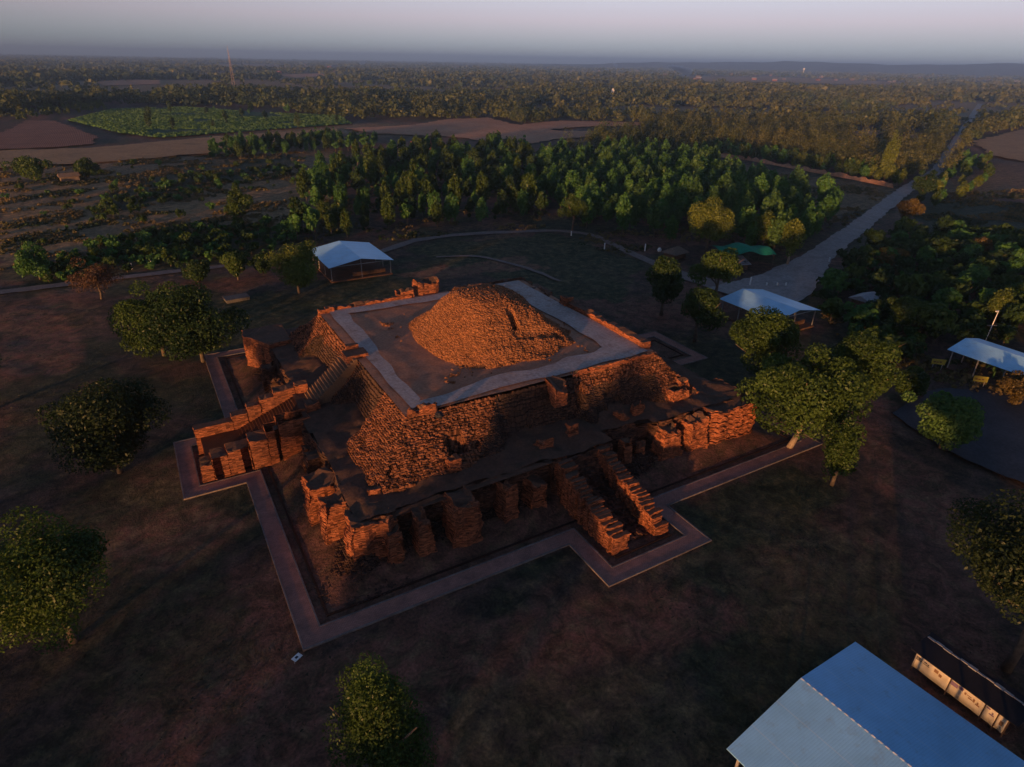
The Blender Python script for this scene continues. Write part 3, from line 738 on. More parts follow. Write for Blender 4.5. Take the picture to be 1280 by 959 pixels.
# brick debris heaped along the foot of the lower tier
tx_ = jlines(-36.4, 36.4, .21, np.random.default_rng(12)); TX, TY = np.meshgrid((tx_[:-1] + tx_[1:]) / 2, (tx_[:-1] + tx_[1:]) / 2); TR = np.maximum(np.abs(TX), np.abs(TY))
tt_ = np.clip((TR - 30.5) / 5.4, 0, 1); TZ = 2.3 * (1 - tt_) ** 2.2 * (.25 + 1.25 * fbm(TX / 2.4, TY / 2.4, 140)) + RNG.uniform(-.17, .17, TX.shape) - .12
cor_ = np.exp(-((TX + 31) ** 2 + (TY + 32) ** 2) / 16); TZ += 1.1 * cor_ * fbm(TX / 1.2, TY / 1.2, 141)
kt = (TR > 30.4) & (TZ > .1) & ~((np.abs(TX) < 6) & (TY < -31)) & ~((np.abs(TY) < 6) & (TX < -29))
kt &= ~((TX > 12.5) & (TY < -31.6))
voxel('debris_slope', tx_, tx_, TZ, kt, -.2, M_CORE_SHADE, ruin)
# brick stubs left on the ledge, against the upper wall
for (x, y, sx, sy, h, sd) in ((21.2, -25.4, 1.6, 1.1, 2.0, 51), (23.0, -24.6, 1.1, .9, 2.6, 52), (24.6, -25.8, .9, .6, .6, 53), (-3.9, -27.4, 1.2, .8, 1.5, 54), (1.1, -26.6, 1.0, .8, 1.9, 55), (-17.0, -26.4, 1.0, .9, 1.9, 56), (-27.4, -26.2, .8, .7, .9, 57), (13, -26, 1.2, .8, 1.6, 58), (10, -26.2, .9, .8, 1.3, 59)):
    part('brick_stub', R4(x - sx, x + sx, y - sy, y + sy), ZL + h, sd, z0=ZL - .3, ero=.4, top_noise=.9, batter=.08, sub=.4)

# --- left stairway: lower flight between stepped cheek walls, ledge, upper flight to the platform
sw = empty('stairway', (0, 0, 0), None, None); sw.parent = ruin
sw['label'] = 'brick stairway with stepped cheek walls on the left side'
def stepped(name, x_list, y0, y1, tops, sd, slots=(), face=-1, m=M_BRICK):
    """Cheek wall made of blocks of rising height; slots are dark recesses cut in its near face."""
    pl = []
    xa, xb = x_list[0], x_list[-1]
    # footprint with slots
    pl.append((xa, y0))
    for (s0, s1, dp) in slots: pl += [(s0, y0), (s0, y0 + dp), (s1, y0 + dp), (s1, y0)]
    return pl
# near cheek (front faces lit), with two narrow dark slots
near = [(-44.6, -5.2), (-42.9, -5.3), (-42.9, -4.2), (-41.9, -4.2), (-41.9, -5.3), (-39.2, -5.3), (-39.2, -4.1), (-38.2, -4.1), (-38.2, -5.3), (-34.4, -5.3), (-34.4, -4.0), (-33.9, -4.0), (-33.9, -5.4), (-29.4, -5.4), (-29.4, -2.6), (-44.4, -2.6)]
def cheek(poly, levels, sd, **kw):
    """Cut the footprint at rising x so that the wall's top climbs in steps."""
    for k, (xa, xb, h) in enumerate(levels):
        sub_ = []
        n_ = len(poly)
        # Sutherland-Hodgman clip to xa<=x<=xb
        def clip(pl, c, sgn):
            out = []
            for i in range(len(pl)):
                a, b = pl[i], pl[(i + 1) % len(pl)]; ia, ib = sgn * (a[0] - c) >= 0, sgn * (b[0] - c) >= 0
                if ia: out.append(a)
                if ia != ib:
                    t = (c - a[0]) / (b[0] - a[0]); out.append((c, a[1] + (b[1] - a[1]) * t))
            return out
        pl = clip(clip(poly, xa, 1), xb, -1)
        if len(pl) > 2:
            o = stack('cheek_wall', pl, -.25 + .003 * k, h, kw.get('m', M_BRICK), sw, ero=.14, jit=.05, seed=sd + k, sub=.5, top_noise=.15)
cheek(near, [(-44.6, -43.0, 2.7), (-43.0, -41.0, 3.5), (-41.0, -38.0, 3.9), (-38.0, -35.6, 4.7), (-35.6, -33.9, 5.5), (-33.9, -29.4, 6.5)], 60)
far_c = [(-44.2, 2.6), (-29.6, 2.6), (-29.6, 4.2), (-44.2, 4.2)]
cheek(far_c, [(-44.2, -39.0, 4.2), (-39.0, -36.8, 5.0), (-36.8, -34.8, 5.9), (-34.8, -32.8, 6.7), (-32.8, -29.6, 7.5)], 70)
mb = MB(); ns = 20
for k in range(ns):
    x0 = -38.5 + k * .42; z1 = 2.6 + (k + 1) * (ZL - 2.6) / ns
    mb.box(x0, x0 + .5, -2.65, 2.65, -.2, z1, sk=.015)
mb.box(-43.6, -38.4, -2.65, 2.65, -.2, 2.7, sk=.02)
mb.build('steps', M_BRICK, sw)
mb = MB(); ns = 17
for k in range(ns):
    x0 = -28.4 + k * .43; z1 = ZL + .1 + (k + 1) * (ZT + .1 - ZL) / ns
    mb.box(x0, x0 + .5 + .08, -2.0, 2.4, ZL - .2, z1, sk=.02)
mb.build('steps', brick_mat('pale_step_brick', (.28, .16, .10), (.38, .225, .14), (.2, .12, .08), .4, .3), sw)
stack('newel_block', R4(-29.6, -27.6, 2.5, 3.9), ZL - .2, ZL + 1.9, M_BRICK, sw, seed=81, ero=.15, top_noise=.4, sub=.4)
stack('newel_block', R4(-29.4, -27.4, -3.6, -2.1), ZL - .2, ZL + 1.6, M_BRICK, sw, seed=82, ero=.15, top_noise=.4, sub=.4)
stack('threshold_slab', R4(-22.4, -19.0, -1.3, 1.2), ZT - .6, ZT + .55, M_BRICK, sw, seed=83, ero=.1, sub=.4)
stack('threshold_slab', R4(-21.6, -19.6, 1.25, 2.2), ZT - .4, ZT + 1.1, M_BRICK, sw, seed=84, ero=.2, sub=.4)

# --- front stairway: two ragged cheek walls sloping down, rubble between
fs = empty('stairway', (0, 0, 0), None, None); fs.parent = ruin
fs['label'] = 'ruined front stairway of two ragged sloping brick cheeks'
def slope_wall(x0, x1, ya, yb, h_prof, sd, nm='cheek_wall', sub=.62):
    """Wall running along Y whose top follows h_prof; built of short coursed pieces joined into one mesh."""
    ys_ = np.arange(ya, yb, sub); obs = []
    for k, y in enumerate(ys_):
        h = float(np.interp(y + sub / 2, *h_prof)) + random.uniform(-.22, .16); j = random.uniform(-.2, .2)
        obs.append(stack(nm, R4(x0 + j + .003 * k, x1 + j + random.uniform(-.3, .2), y, y + sub + .02), -.25 + .004 * k, h, M_BRICK, fs, seed=sd + k, ero=.22, jit=.06, sub=.36, step=.18))
    # join
    bm = bmesh.new()
    for o in obs: bm.from_mesh(o.data)
    me_ = bpy.data.meshes.new(nm); bm.to_mesh(me_); bm.free()
    for o in obs: bpy.data.objects.remove(o)
    return link(nm, me_, [M_BRICK, M_LEDGE], fs)
slope_wall(-4.6, -2.4, -43.4, -29, ([-43.4, -42.4, -40, -36, -32, -29], [2.0, 2.9, 3.6, 4.6, 5.8, 6.1]), 100)
slope_wall(2.0, 4.0, -43.4, -29, ([-43.4, -42.2, -40, -36, -32, -29], [1.4, 2.6, 3.4, 4.4, 5.7, 6.1]), 130)
rx = jlines(-2.6, 2.3, .35, rng); ry = jlines(-42.6, -29.6, .35, rng)
RX, RY = np.meshgrid((rx[:-1] + rx[1:]) / 2, (ry[:-1] + ry[1:]) / 2)
Zr = np.interp(RY, [-42.6, -40, -34, -30.5], [.15, .3, 2.0, 5.3]) + (fbm(RX, RY, 4) - .5) * .8
Zr = np.round(Zr / .2) * .2 + rng.uniform(-.08, .08, Zr.shape)
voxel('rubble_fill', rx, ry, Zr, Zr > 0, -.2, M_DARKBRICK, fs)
stack('landing_block', [(-.6, -24.6), (1.6, -24.4), (2.4, -22.6), (2.2, -20.4), (.2, -20.4)], ZT - 2.4, ZT + .3, M_BRICK, ruin, seed=88, ero=.3, sub=.4, top_noise=.8)

# --- parapets left along the platform's edge
def parapet(poly, h, sd, **kw): return stack('parapet', poly, ZT - .4, ZT + h, kw.pop('m', M_BRICK), ruin, seed=sd, sub=.45, **kw)
parapet([(19.6, -18.8), (20.9, -18.9), (21.2, -4), (21.0, 3.6), (19.8, 3.8), (19.9, -6)], 1.15, 91, ero=.12, top_noise=.5)
parapet([(19.4, 2.6), (21.2, 2.6), (21.2, 4.8), (19.3, 4.6)], 1.75, 92, ero=.25, top_noise=.5)
parapet(R4(-19.6, -3.5, 19.9, 21.0), .75, 93, ero=.15, top_noise=.4)
parapet(R4(-6.4, -3.0, 20.2, 21.6), 1.7, 94, ero=.35, top_noise=.8)
parapet(R4(-2.0, 2.6, 20.5, 22.8), 2.7, 95, ero=.45, top_noise=.9)
parapet(R4(-21.2, -18.2, 19.4, 20.3), .9, 96, ero=.25, top_noise=.6)
parapet([(-20.8, -21), (-16.2, -21.2), (-16.3, -19.8), (-17.6, -19.6), (-18.4, -20.2), (-20.4, -20.2)], .9, 97, ero=.45, top_noise=.9)
parapet(R4(19.8, 21.2, 5, 20.5), .5, 98, ero=.5, top_noise=.9, m=M_DARKBRICK)
parapet(R4(4, 20.8, 20.0, 21.2), .6, 99, ero=.5, top_noise=.9, m=M_DARKBRICK)
parapet([(4.5, -21.1), (19.8, -21.0), (20.6, -20.4), (5, -20.5)], .35, 89, ero=.3, top_noise=.4)

# loose dark stone on the platform and the little sign at the walkway corner
def boulder(loc, r, seed):
    bm = bmesh.new(); bmesh.ops.create_icosphere(bm, subdivisions=3, radius=r)
    for v in bm.verts:
        n_ = .75 + .5 * float(fbm(v.co.x * 2.2 / r + seed * 7, v.co.y * 2.2 / r + v.co.z * 1.3 / r, seed)); v.co *= n_; v.co.z *= .75
    me_ = bpy.data.meshes.new('boulder'); bm.to_mesh(me_); bm.free()
    o = link('boulder', me_, M_BLACK); o.location = loc; return o
x, y = P(549, 523, ZT)
tag(boulder((x, y, ZT + .5), .55, 3), 'small black boulder at the front edge of the platform paving', 'boulder')
x, y = P(372, 826)
si = empty('ground_sign', (x, y, 0), 'tiny white information plate beside the walkway corner nearest the camera', 'sign', rz=.5)
MB().box(-.45, .45, -.3, .3, .46, .50).build('plate', M_WHITE, si)
MB().box(-.18, .12, -.12, .14, .502, .506).build('printed_mark', M_INK, si)
b_ = MB()
for sx in (-.35, .35): b_.box(sx - .03, sx + .03, -.03, .03, -.1, .458)
b_.build('stand', M_STEEL, si)

# ------------------------------------------------------------------ trees
def leaf_cloud(rg, lumps, n, size, up=.25, aspect=.6):
    """n leaf sprays on the shells of ellipsoid lumps (cx,cy,cz,rx,rz)."""
    L = np.array(lumps); wt = L[:, 3] * L[:, 4]; wt = wt / wt.sum()
    k = rg.choice(len(L), n, p=wt)
    d = rg.normal(size=(n, 3)); d[:, 2] += .25; d /= np.linalg.norm(d, axis=1)[:, None]
    rad = .72 + .34 * rg.random(n) ** .7; rad = np.where(rg.random(n) < .16, rg.uniform(.35, .75, n), rad)
    c = L[k, :3] + d * rad[:, None] * np.stack([L[k, 3], L[k, 3], L[k, 4]], 1)
    nr = d * .75 + rg.normal(size=(n, 3)) * .55; nr[:, 2] += up; nr /= np.linalg.norm(nr, axis=1)[:, None]
    t = np.cross(nr, rg.normal(size=(n, 3))); t /= np.linalg.norm(t, axis=1)[:, None]; b = np.cross(nr, t)
    s = size * rg.uniform(.6, 1.35, n)[:, None]; t *= s; b *= s * aspect
    V = np.stack([c - t, c - b * .9 + t * .1, c + t, c + b * .9 + t * .1], 1).reshape(-1, 3)
    lr = rg.random(len(L))[k]; rnd = np.clip(.72 * lr + .28 * rg.random(n), 0, 1)
    return V, np.arange(4 * n).reshape(-1, 4), rnd
def lumps_round(rg, w, h, z0, n, cone=0.0, irr=.26):
    """Lumps filling an ellipsoid crown of width w from z0 to h."""
    out = []; R_ = w / 2; hz = (h - z0) / 2; cz = (h + z0) / 2
    for i in range(n):
        d = rg.normal(size=3); d /= np.linalg.norm(d); f_ = rg.uniform(.35, .84) if i % 3 else rg.uniform(.2, .55)
        z = cz + d[2] * f_ * hz; sc = 1 - cone * max(0, (z - cz) / hz)
        r = R_ * (rg.uniform(.16, .34) if i % 3 else rg.uniform(.36, .52)) * (1 - .35 * cone * max(0, (z - cz) / hz))
        out.append((d[0] * f_ * R_ * sc * (1 + irr * rg.normal()), d[1] * f_ * R_ * sc * (1 + irr * rg.normal()), z, r, min(r * rg.uniform(.7, 1.0), hz * .55)))
    if cone: out.append((0, 0, h - hz * .25, R_ * .22, hz * .3))
    return out
def lumps_slender(rg, w, h, z0, n):
    out = [(0, 0, (h + z0) / 2 + .1 * h, w * .24, (h - z0) * .42)]
    for i in range(n):
        a = rg.uniform(0, 2 * pi); r = w * rg.uniform(.12, .36); hh = (h - z0) * rg.uniform(.26, .42); z = z0 + hh * .8 + rg.random() * (h - z0 - 1.7 * hh)
        out.append((r * cos(a), r * sin(a), z, w * rg.uniform(.13, .22), hh * .75))
    return out
def trunk_mb(rg, h, z0, w, r0, lean=(0, 0), limbs=5):
    mb = MB(); tx, ty = lean; top = z0 + (h - z0) * .45
    pts = [(tx * t + .08 * rg.normal(), ty * t + .08 * rg.normal(), -.3 + (top + .3) * t) for t in (0, .3, .6, 1)]
    mb.tube(pts, [r0 * 1.25, r0, r0 * .8, r0 * .45])
    for i in range(limbs):
        a = 2 * pi * i / limbs + rg.uniform(-.4, .4); t = rg.uniform(.55, .95); b0 = (tx * t, ty * t, -.3 + (top + .3) * t); rr_ = w * rg.uniform(.22, .36)
        e = (b0[0] + rr_ * cos(a), b0[1] + rr_ * sin(a), min(h * .9, b0[2] + (h - z0) * rg.uniform(.2, .4)))
        m_ = ((b0[0] + e[0]) / 2, (b0[1] + e[1]) / 2, b0[2] + (e[2] - b0[2]) * .4)
        mb.tube([b0, m_, e], [r0 * .5, r0 * .35, r0 * .12], 5)
    return mb
def tree(name, loc, h, w, m, label, cat='tree', z0=None, n=4000, leaf=.35, dens=1.7, style='round', seed=0, bark=None, lean=(0, 0), group=None, nl=16, r0=None):
    rg = np.random.default_rng(seed + 500); z0 = h * .28 if z0 is None else z0
    o = empty(name, (loc[0], loc[1], float(ground_h(np.array(loc[0]), np.array(loc[1])))), label, cat, group)
    if style == 'slender': lum = lumps_slender(rg, w, h, z0, nl)
    elif style == 'cone': lum = lumps_round(rg, w, h, z0, nl, .75)
    else: lum = lumps_round(rg, w, h, z0, nl)
    lum = [(a + lean[0], b + lean[1], c, d, e) for a, b, c, d, e in lum]
    n = int(n * dens * 1.6); leaf = leaf * .56; V, Q, R_ = leaf_cloud(rg, lum, n, leaf, aspect=.35 if style == 'bare' else .6)
    r0 = r0 or max(.09, min(.4, h * .025))
    if name != 'shrub': trunk_mb(rg, h, z0, w, r0, lean).build('trunk', bark or M_BARK, o, True)
    else: trunk_mb(rg, h, h * .1, w, r0 * .6, lean, 4).build('stem', bark or M_BARK, o, True)
    link('crown' if name != 'shrub' else 'foliage', mesh_np('crown', V, Q, R_), m, o)
    return o
def ptree(name, bx, by, top, wpx, m, label, cat='tree', **kw):
    """Tree whose foot, top and crown width were measured on the photo."""
    x, y = P(bx, by); h = height_at(x, y, top); dist = math.dist((x, y, h * .6), CAM)
    return tree(name, (x, y), h, wpx * dist / F_PX * kw.pop('wk', .95), m, label, cat, **kw)

ptree('broadleaf_tree', 206, 444, 348, 100, L_OLIVE, 'olive green left half of the big tree pair behind the left walkway corner', n=7000, leaf=.42, seed=1, z0=1.2, nl=22)
ptree('broadleaf_tree', 254, 452, 354, 108, L_DARK, 'darker right half of the big tree pair, pale flecked leaves, behind the left walkway corner', n=7000, leaf=.45, seed=2, z0=1.0, nl=20)
ptree('broadleaf_tree', 374, 366, 300, 78, L_YELLOW, 'round yellow green tree standing against the left end of the back pale blue shed', n=4500, leaf=.45, seed=3, z0=.8, nl=20)
ptree('broadleaf_tree', 150, 590, 478, 146, L_DEEP, 'very dark round tree left of the stepped stairway', n=8000, leaf=.38, seed=4, z0=1.4, nl=24)
ptree('broadleaf_tree', 95, 800, 643, 160, L_OLIVE, 'large olive round tree with a bare leaning trunk near the lower left corner', n=10000, leaf=.30, seed=5, nl=28, lean=(-1.0, .6), z0=1.3)
ptree('broadleaf_tree', 483, 1010, 826, 150, L_OLIVE, 'pointed leafy tree cut off by the bottom edge of the photo', n=11000, leaf=.2, seed=6, style='cone', z0=1.0, nl=40, wk=1.12)
ptree('broadleaf_tree', 1258, 838, 612, 196, L_DEEP, 'big dark tree at the right edge above the banner stall', n=11000, leaf=.32, seed=7, nl=28, z0=2)
ptree('broadleaf_tree', 946, 478, 390, 118, L_OLIVE, 'round golden green leftmost tree of the cluster by the right corner', n=6500, leaf=.42, seed=8, nl=22)
ptree('broadleaf_tree', 988, 560, 424, 138, L_OLIVE, 'tall dense green tree with a pale trunk standing on the walkway edge', n=9000, leaf=.45, seed=9, nl=24, bark=M_PALEBARK, lean=(2.6, .2), z0=.8)
ptree('broadleaf_tree', 1052, 534, 408, 108, L_OLIVE, 'olive brown sparse tree at the right end of the cluster by the right corner', n=5500, leaf=.4, seed=10, nl=20, bark=M_PALEBARK, z0=3.5)
ptree('broadleaf_tree', 1040, 606, 524, 46, L_OLIVE, 'narrow leafy tree drooping below the cluster by the right corner', n=2600, leaf=.33, seed=11, style='slender', z0=.6)
ptree('broadleaf_tree', 1175, 562, 492, 80, L_FRESH, 'small fresh green round tree standing alone beside the dark car park', n=4500, leaf=.42, seed=12, z0=.6, nl=20)
ptree('slender_tree', 882, 318, 247, 56, L_YELLOW, 'tall yellow green many-lobed tree left of the green shade net', n=3600, leaf=.55, seed=13, style='slender', nl=14, z0=3)
ptree('broadleaf_tree', 892, 384, 297, 76, L_OLIVE, 'olive tree beside the left end of the roadside pale blue shed', n=3500, leaf=.5, seed=14, z0=1.5)
ptree('broadleaf_tree', 826, 394, 314, 68, L_DARK, 'dark green tree, leftmost of the trees left of the roadside shed', n=3200, leaf=.5, seed=15, z0=1)
ptree('broadleaf_tree', 868, 426, 344, 80, L_DARK, 'dark tree lowest of the trees left of the roadside shed', n=3200, leaf=.45, seed=16, z0=1.2)
ptree('broadleaf_tree', 716, 289, 236, 38, L_OLIVE, 'lone olive tree standing at the bend of the dirt path', n=2600, leaf=.55, seed=17, z0=1.2)
ptree('slender_tree', 984, 331, 274, 26, L_YELLOW, 'feathery yellow tree with an orange trunk beside the gravel road', n=1600, leaf=.55, seed=18, style='slender', bark=M_PALEBARK, z0=2.5)
ptree('slender_tree', 952, 314, 264, 34, L_YELLOW, 'yellow double-crowned tree just right of the green shade net', n=2000, leaf=.55, seed=19, style='slender', z0=2)
ptree('bare_tree', 127, 374, 320, 56, L_BARE, 'almost bare brown tree beside the lane at the left', n=1500, leaf=.5, seed=20, style='bare', z0=1.5)
ptree('broadleaf_tree', 50, 348, 302, 36, L_GREEN, 'green upright tree beside the lane near the left edge', n=2400, leaf=.55, seed=21, style='slender', z0=.6)
ptree('broadleaf_tree', 298, 350, 310, 38, L_OLIVE, 'small olive tree between the big pair and the round yellow green tree', n=2400, leaf=.5, seed=22, z0=.6)
ptree('broadleaf_tree', 248, 352, 322, 44, L_DARK, 'dark low tree right behind the big pair', n=2400, leaf=.5, seed=23, z0=.5)
ptree('broadleaf_tree', 1133, 284, 246, 30, L_RUST, 'round rust orange tree at the road edge by the dark tall tree', n=1800, leaf=.7, seed=24, z0=.8)
ptree('broadleaf_tree', 1149, 254, 205, 28, L_DARK, 'dark tall tree standing where the gravel road narrows', n=1800, leaf=.7, seed=25, z0=.8)
ptree('slender_tree', 303, 284, 230, 36, L_OLIVE, 'pointed olive tree rising alone from the straw land', n=2000, leaf=.6, seed=26, style='cone', z0=.6)
ptree('broadleaf_tree', 45, 226, 192, 40, L_OLIVE, 'round olive tree left of the small hut in the fields', n=1400, leaf=.9, seed=27, z0=1)
ptree('broadleaf_tree', 108, 224, 190, 26, L_DARK, 'dark tree touching the right side of the small hut in the fields', n=1200, leaf=.9, seed=28, z0=.5)
ptree('slender_tree', 1104, 228, 164, 15, L_YELLOW, 'tallest thin yellow tree above the red earth bank', n=1200, leaf=.8, seed=29, style='slender', z0=2)
ptree('broadleaf_tree', 1126, 418, 368, 58, L_OLIVE, 'broad olive tree in the thicket below the small grey roof', n=3200, leaf=.5, seed=30, z0=.8)
ptree('broadleaf_tree', 1112, 334, 308, 42, L_RUST, 'wide rust coloured crown at the upper edge of the thicket', n=2000, leaf=.6, seed=31, z0=1)
ptree('broadleaf_tree', 1220, 320, 296, 30, L_RUST, 'small rust tree above the thicket near the right edge', n=1600, leaf=.6, seed=32, z0=1)
ptree('shrub', 1135, 495, 458, 46, L_OLIVE, 'low spreading shrub between the cluster and the left yellow sign', 'shrub', n=2000, leaf=.4, seed=33, z0=.2)
ptree('shrub', 1092, 402, 374, 38, L_DARK, 'dark shrub hiding the front of the small grey roof', 'shrub', n=1800, leaf=.42, seed=34, z0=.2)
ptree('slender_tree', 1242, 410, 362, 26, L_YELLOW, 'yellow green upright tree behind the lamp post', n=1500, leaf=.5, seed=35, style='slender', z0=.6)
ptree('shrub', 1268, 508, 466, 40, L_RUST, 'reddish dry shrub in front of the right edge shed', 'shrub', n=1800, leaf=.4, seed=36, z0=.2)
ptree('broadleaf_tree', 330, 345, 315, 34, L_DARK, 'dark low tree left of the round yellow green tree', n=1800, leaf=.5, seed=37, z0=.4)
ptree('broadleaf_tree', -28, 520, 420, 90, L_DARK, 'dark tree partly cut off by the left edge beside the bare red patch', n=4500, leaf=.45, seed=38, z0=.8)
# banana plant before the right edge shed
bx, by = P(1240, 474); bp = empty('banana_plant', (bx, by, 0), 'broad leaved banana plant in front of the pale roof at the right edge', 'plant')
MB().tube([(0, 0, -.2), (.05, 0, 1.5), (.1, .05, 3.0)], [.2, .16, .1]).build('stem', L_FRESH, bp, True)
V = []; Q = []
for k in range(9):
    a = k * 2.4; L_ = 2.3
    for j in range(7):
        t = j / 6; r_ = L_ * t * .75; z = 2.8 + 1.6 * t - 2.2 * t * t; wd = .42 * sin(pi * min(1, .1 + t * .88)) ** .6
        cx_, cy_ = .1 + r_ * cos(a), .05 + r_ * sin(a)
        V += [(cx_ - wd * sin(a), cy_ + wd * cos(a), z - .12), (cx_, cy_, z), (cx_ + wd * sin(a), cy_ - wd * cos(a), z - .12)]
    o = len(V) - 21
    for j in range(6):
        for q in range(2): Q.append((o + j * 3 + q, o + (j + 1) * 3 + q, o + (j + 1) * 3 + q + 1, o + j * 3 + q + 1))
link('leaves', mesh_np('leaves', V, Q, RNG.random(len(Q))), L_FRESH, bp)

# --- groups of trees: a few prototypes, then copies with their own size and turn
def proto_tree(seed, h, w, style, n, leaf, m, z0=None, nl=10):
    rg = np.random.default_rng(seed); z0 = h * .25 if z0 is None else z0
    lum = lumps_slender(rg, w, h, z0, nl) if style == 'slender' else lumps_round(rg, w, h, z0, nl, .5 if style == 'cone' else 0)
    V, Q, R_ = leaf_cloud(rg, lum, n, leaf)
    tm = trunk_mb(rg, h, z0, w, .13, limbs=3)
    q4 = [f for f in tm.f if len(f) == 4]
    V2 = np.array(tm.v); o = len(V)
    me_ = mesh_np('tree_mesh', np.concatenate([V, V2]), np.concatenate([Q, np.array(q4) + o]), np.concatenate([R_, np.full(len(q4), .5)]),
                  np.concatenate([np.zeros(len(Q), int), np.ones(len(q4), int)]))
    me_.materials.append(m); me_.materials.append(M_BARK); return me_
def scatter(poly_px, count, spacing, seed, avoid=()):
    poly = pxpoly(*poly_px); X = [p[0] for p in poly]; Y = [p[1] for p in poly]; rg = np.random.default_rng(seed); out = []; tries = 0
    cell = {}
    while len(out) < count and tries < 60000:
        tries += 1; x = rg.uniform(min(X), max(X)); y = rg.uniform(min(Y), max(Y))
        if not inside(poly, x, y): continue
        kx, ky = int(x // spacing), int(y // spacing)
        if any((x - a) ** 2 + (y - b) ** 2 < spacing ** 2 for i in (-1, 0, 1) for j in (-1, 0, 1) for a, b in cell.get((kx + i, ky + j), ())): continue
        if any((x - a) ** 2 + (y - b) ** 2 < r * r for a, b, r in avoid): continue
        cell.setdefault((kx, ky), []).append((x, y)); out.append((x, y))
    return out
ROAD = pxpoly((925, 375), (975, 358), (1022, 322), (1072, 285), (1118, 248), (1135, 236), (1172, 214))
AVOID = []
for i in range(len(ROAD) - 1):
    for t in np.linspace(0, 1, 14): AVOID.append((ROAD[i][0] + (ROAD[i + 1][0] - ROAD[i][0]) * t, ROAD[i][1] + (ROAD[i + 1][1] - ROAD[i][1]) * t, 8 if i else 12))
def grove(name, pts, protos, label, group, cat, smin, smax, seed):
    rg = np.random.default_rng(seed)
    for i, (x, y) in enumerate(pts):
        o = bpy.data.objects.new(name, protos[rg.integers(len(protos))]); COL.objects.link(o)
        s = rg.uniform(smin, smax); o.location = (x, y, float(ground_h(np.array(x), np.array(y))) - .1)
        o.scale = (s * rg.uniform(.85, 1.15), s * rg.uniform(.85, 1.15), s * rg.uniform(.85, 1.2)); o.rotation_euler = (0, 0, rg.uniform(0, 6.28))
        tag(o, label, cat, group)
euc = [proto_tree(900 + k, 8.6, 4.4, 'slender', 1100, .40, m, .8, 13) for k, m in enumerate((L_GREEN, L_FRESH, L_GREEN, L_FRESH, L_GREEN))]
PL = [(738, 292), (700, 262), (660, 235), (690, 205), (760, 200), (850, 205), (960, 232), (1042, 272), (1056, 298), (1010, 322), (940, 318), (905, 300), (860, 308), (800, 300)]
grove('plantation_tree', scatter(PL, 290, 5.2, 1, AVOID), euc, 'young green tree of the dense plantation between the dirt path and the gravel road', 'trees of the young plantation', 'tree', 1.0, 1.55, 1)
wood = [proto_tree(920 + k, 11, 5.6, st, 1200, .5, m, 1.0, 14) for k, (st, m) in enumerate((('slender', L_GREEN), ('slender', L_OLIVE), ('round', L_DARK), ('slender', L_OLIVE), ('round', L_GREEN)))]
WL = [(392, 262), (360, 300), (420, 306), (500, 292), (580, 283), (690, 272), (665, 238), (690, 205), (640, 190), (560, 190), (500, 196), (440, 205), (400, 222), (380, 250)]
grove('woodland_tree', scatter(WL, 280, 6.2, 2), wood, 'tree of the mixed wood behind the shed on the far side of the ruin', 'trees of the wood behind the back shed', 'tree', .6, 1.2, 2)
ROW = [(265, 202), (330, 198), (400, 190), (440, 190), (470, 188), (475, 180), (400, 178), (265, 190)]
grove('field_edge_tree', scatter(ROW, 95, 5.6, 3), wood[:2] + wood[4:], 'tree in the green belt along the stubble field', 'trees along the stubble field', 'tree', .6, 1.0, 3)
bush = [proto_tree(940 + k, 4.6, 5.2, 'round', 620, .42, m, .2, 12) for k, m in enumerate((L_DARK, L_GREEN, L_DARK, L_OLIVE))]
TH = [(1022, 395), (1040, 360), (1085, 322), (1120, 296), (1190, 300), (1330, 300), (1400, 420), (1290, 432), (1200, 430), (1165, 455), (1100, 455), (1060, 420)]
SHED_AV = [(100, -4, 7), (90, -38, 10), (92, -34, 9), (88, -44, 8), (106, -30, 3)]
grove('thicket_tree', scatter(TH, 230, 4.6, 4, AVOID + SHED_AV), bush, 'bushy tree of the dark thicket right of the gravel road', 'trees of the thicket right of the road', 'tree', .8, 1.7, 4)
shr = [proto_tree(960 + k, 2.6, 3.6, 'round', 260, .36, m, .1, 9) for k, m in enumerate((L_DARK, L_GREEN, L_OLIVE))]
pts = scatter([(60, 332), (150, 300), (330, 282), (385, 292), (330, 322), (160, 340), (60, 352)], 170, 3.4, 5) + scatter([(110, 262), (180, 235), (370, 205), (385, 216), (260, 240), (130, 280)], 85, 5, 6)
grove('field_shrub', pts, shr, 'dark shrub of the overgrown strips across the straw land', 'shrubs of the overgrown strips', 'shrub', .6, 1.5, 5)
pts = scatter([(0, 345), (0, 205), (380, 205), (400, 290), (60, 345)], 70, 9, 7) 
grove('scattered_shrub', pts, shr[1:], 'single shrub scattered over the straw land', 'scattered shrubs on the straw land', 'shrub', .4, 1.3, 6)
banktree = [proto_tree(980 + k, 8.5, 6, 'slender', 420, .8, m, 1, 8) for k, m in enumerate((L_OLIVE, L_YELLOW, L_GREEN))]
pts = scatter([(868, 192), (900, 186), (1010, 205), (1118, 226), (1125, 234), (1060, 222), (960, 205), (900, 197)], 120, 4.8, 8)
grove('bank_tree', pts, banktree, 'tree of the row above the red earth bank', 'trees above the earth bank', 'tree', .6, 1.0, 7)
pts = scatter([(1160, 262), (1170, 230), (1200, 205), (1235, 205), (1240, 225), (1200, 250)], 34, 8, 9, AVOID)
grove('roadside_tree', pts, banktree, 'tree beside the narrow part of the gravel road at the right', 'trees by the narrow road', 'tree', .6, 1.0, 8)

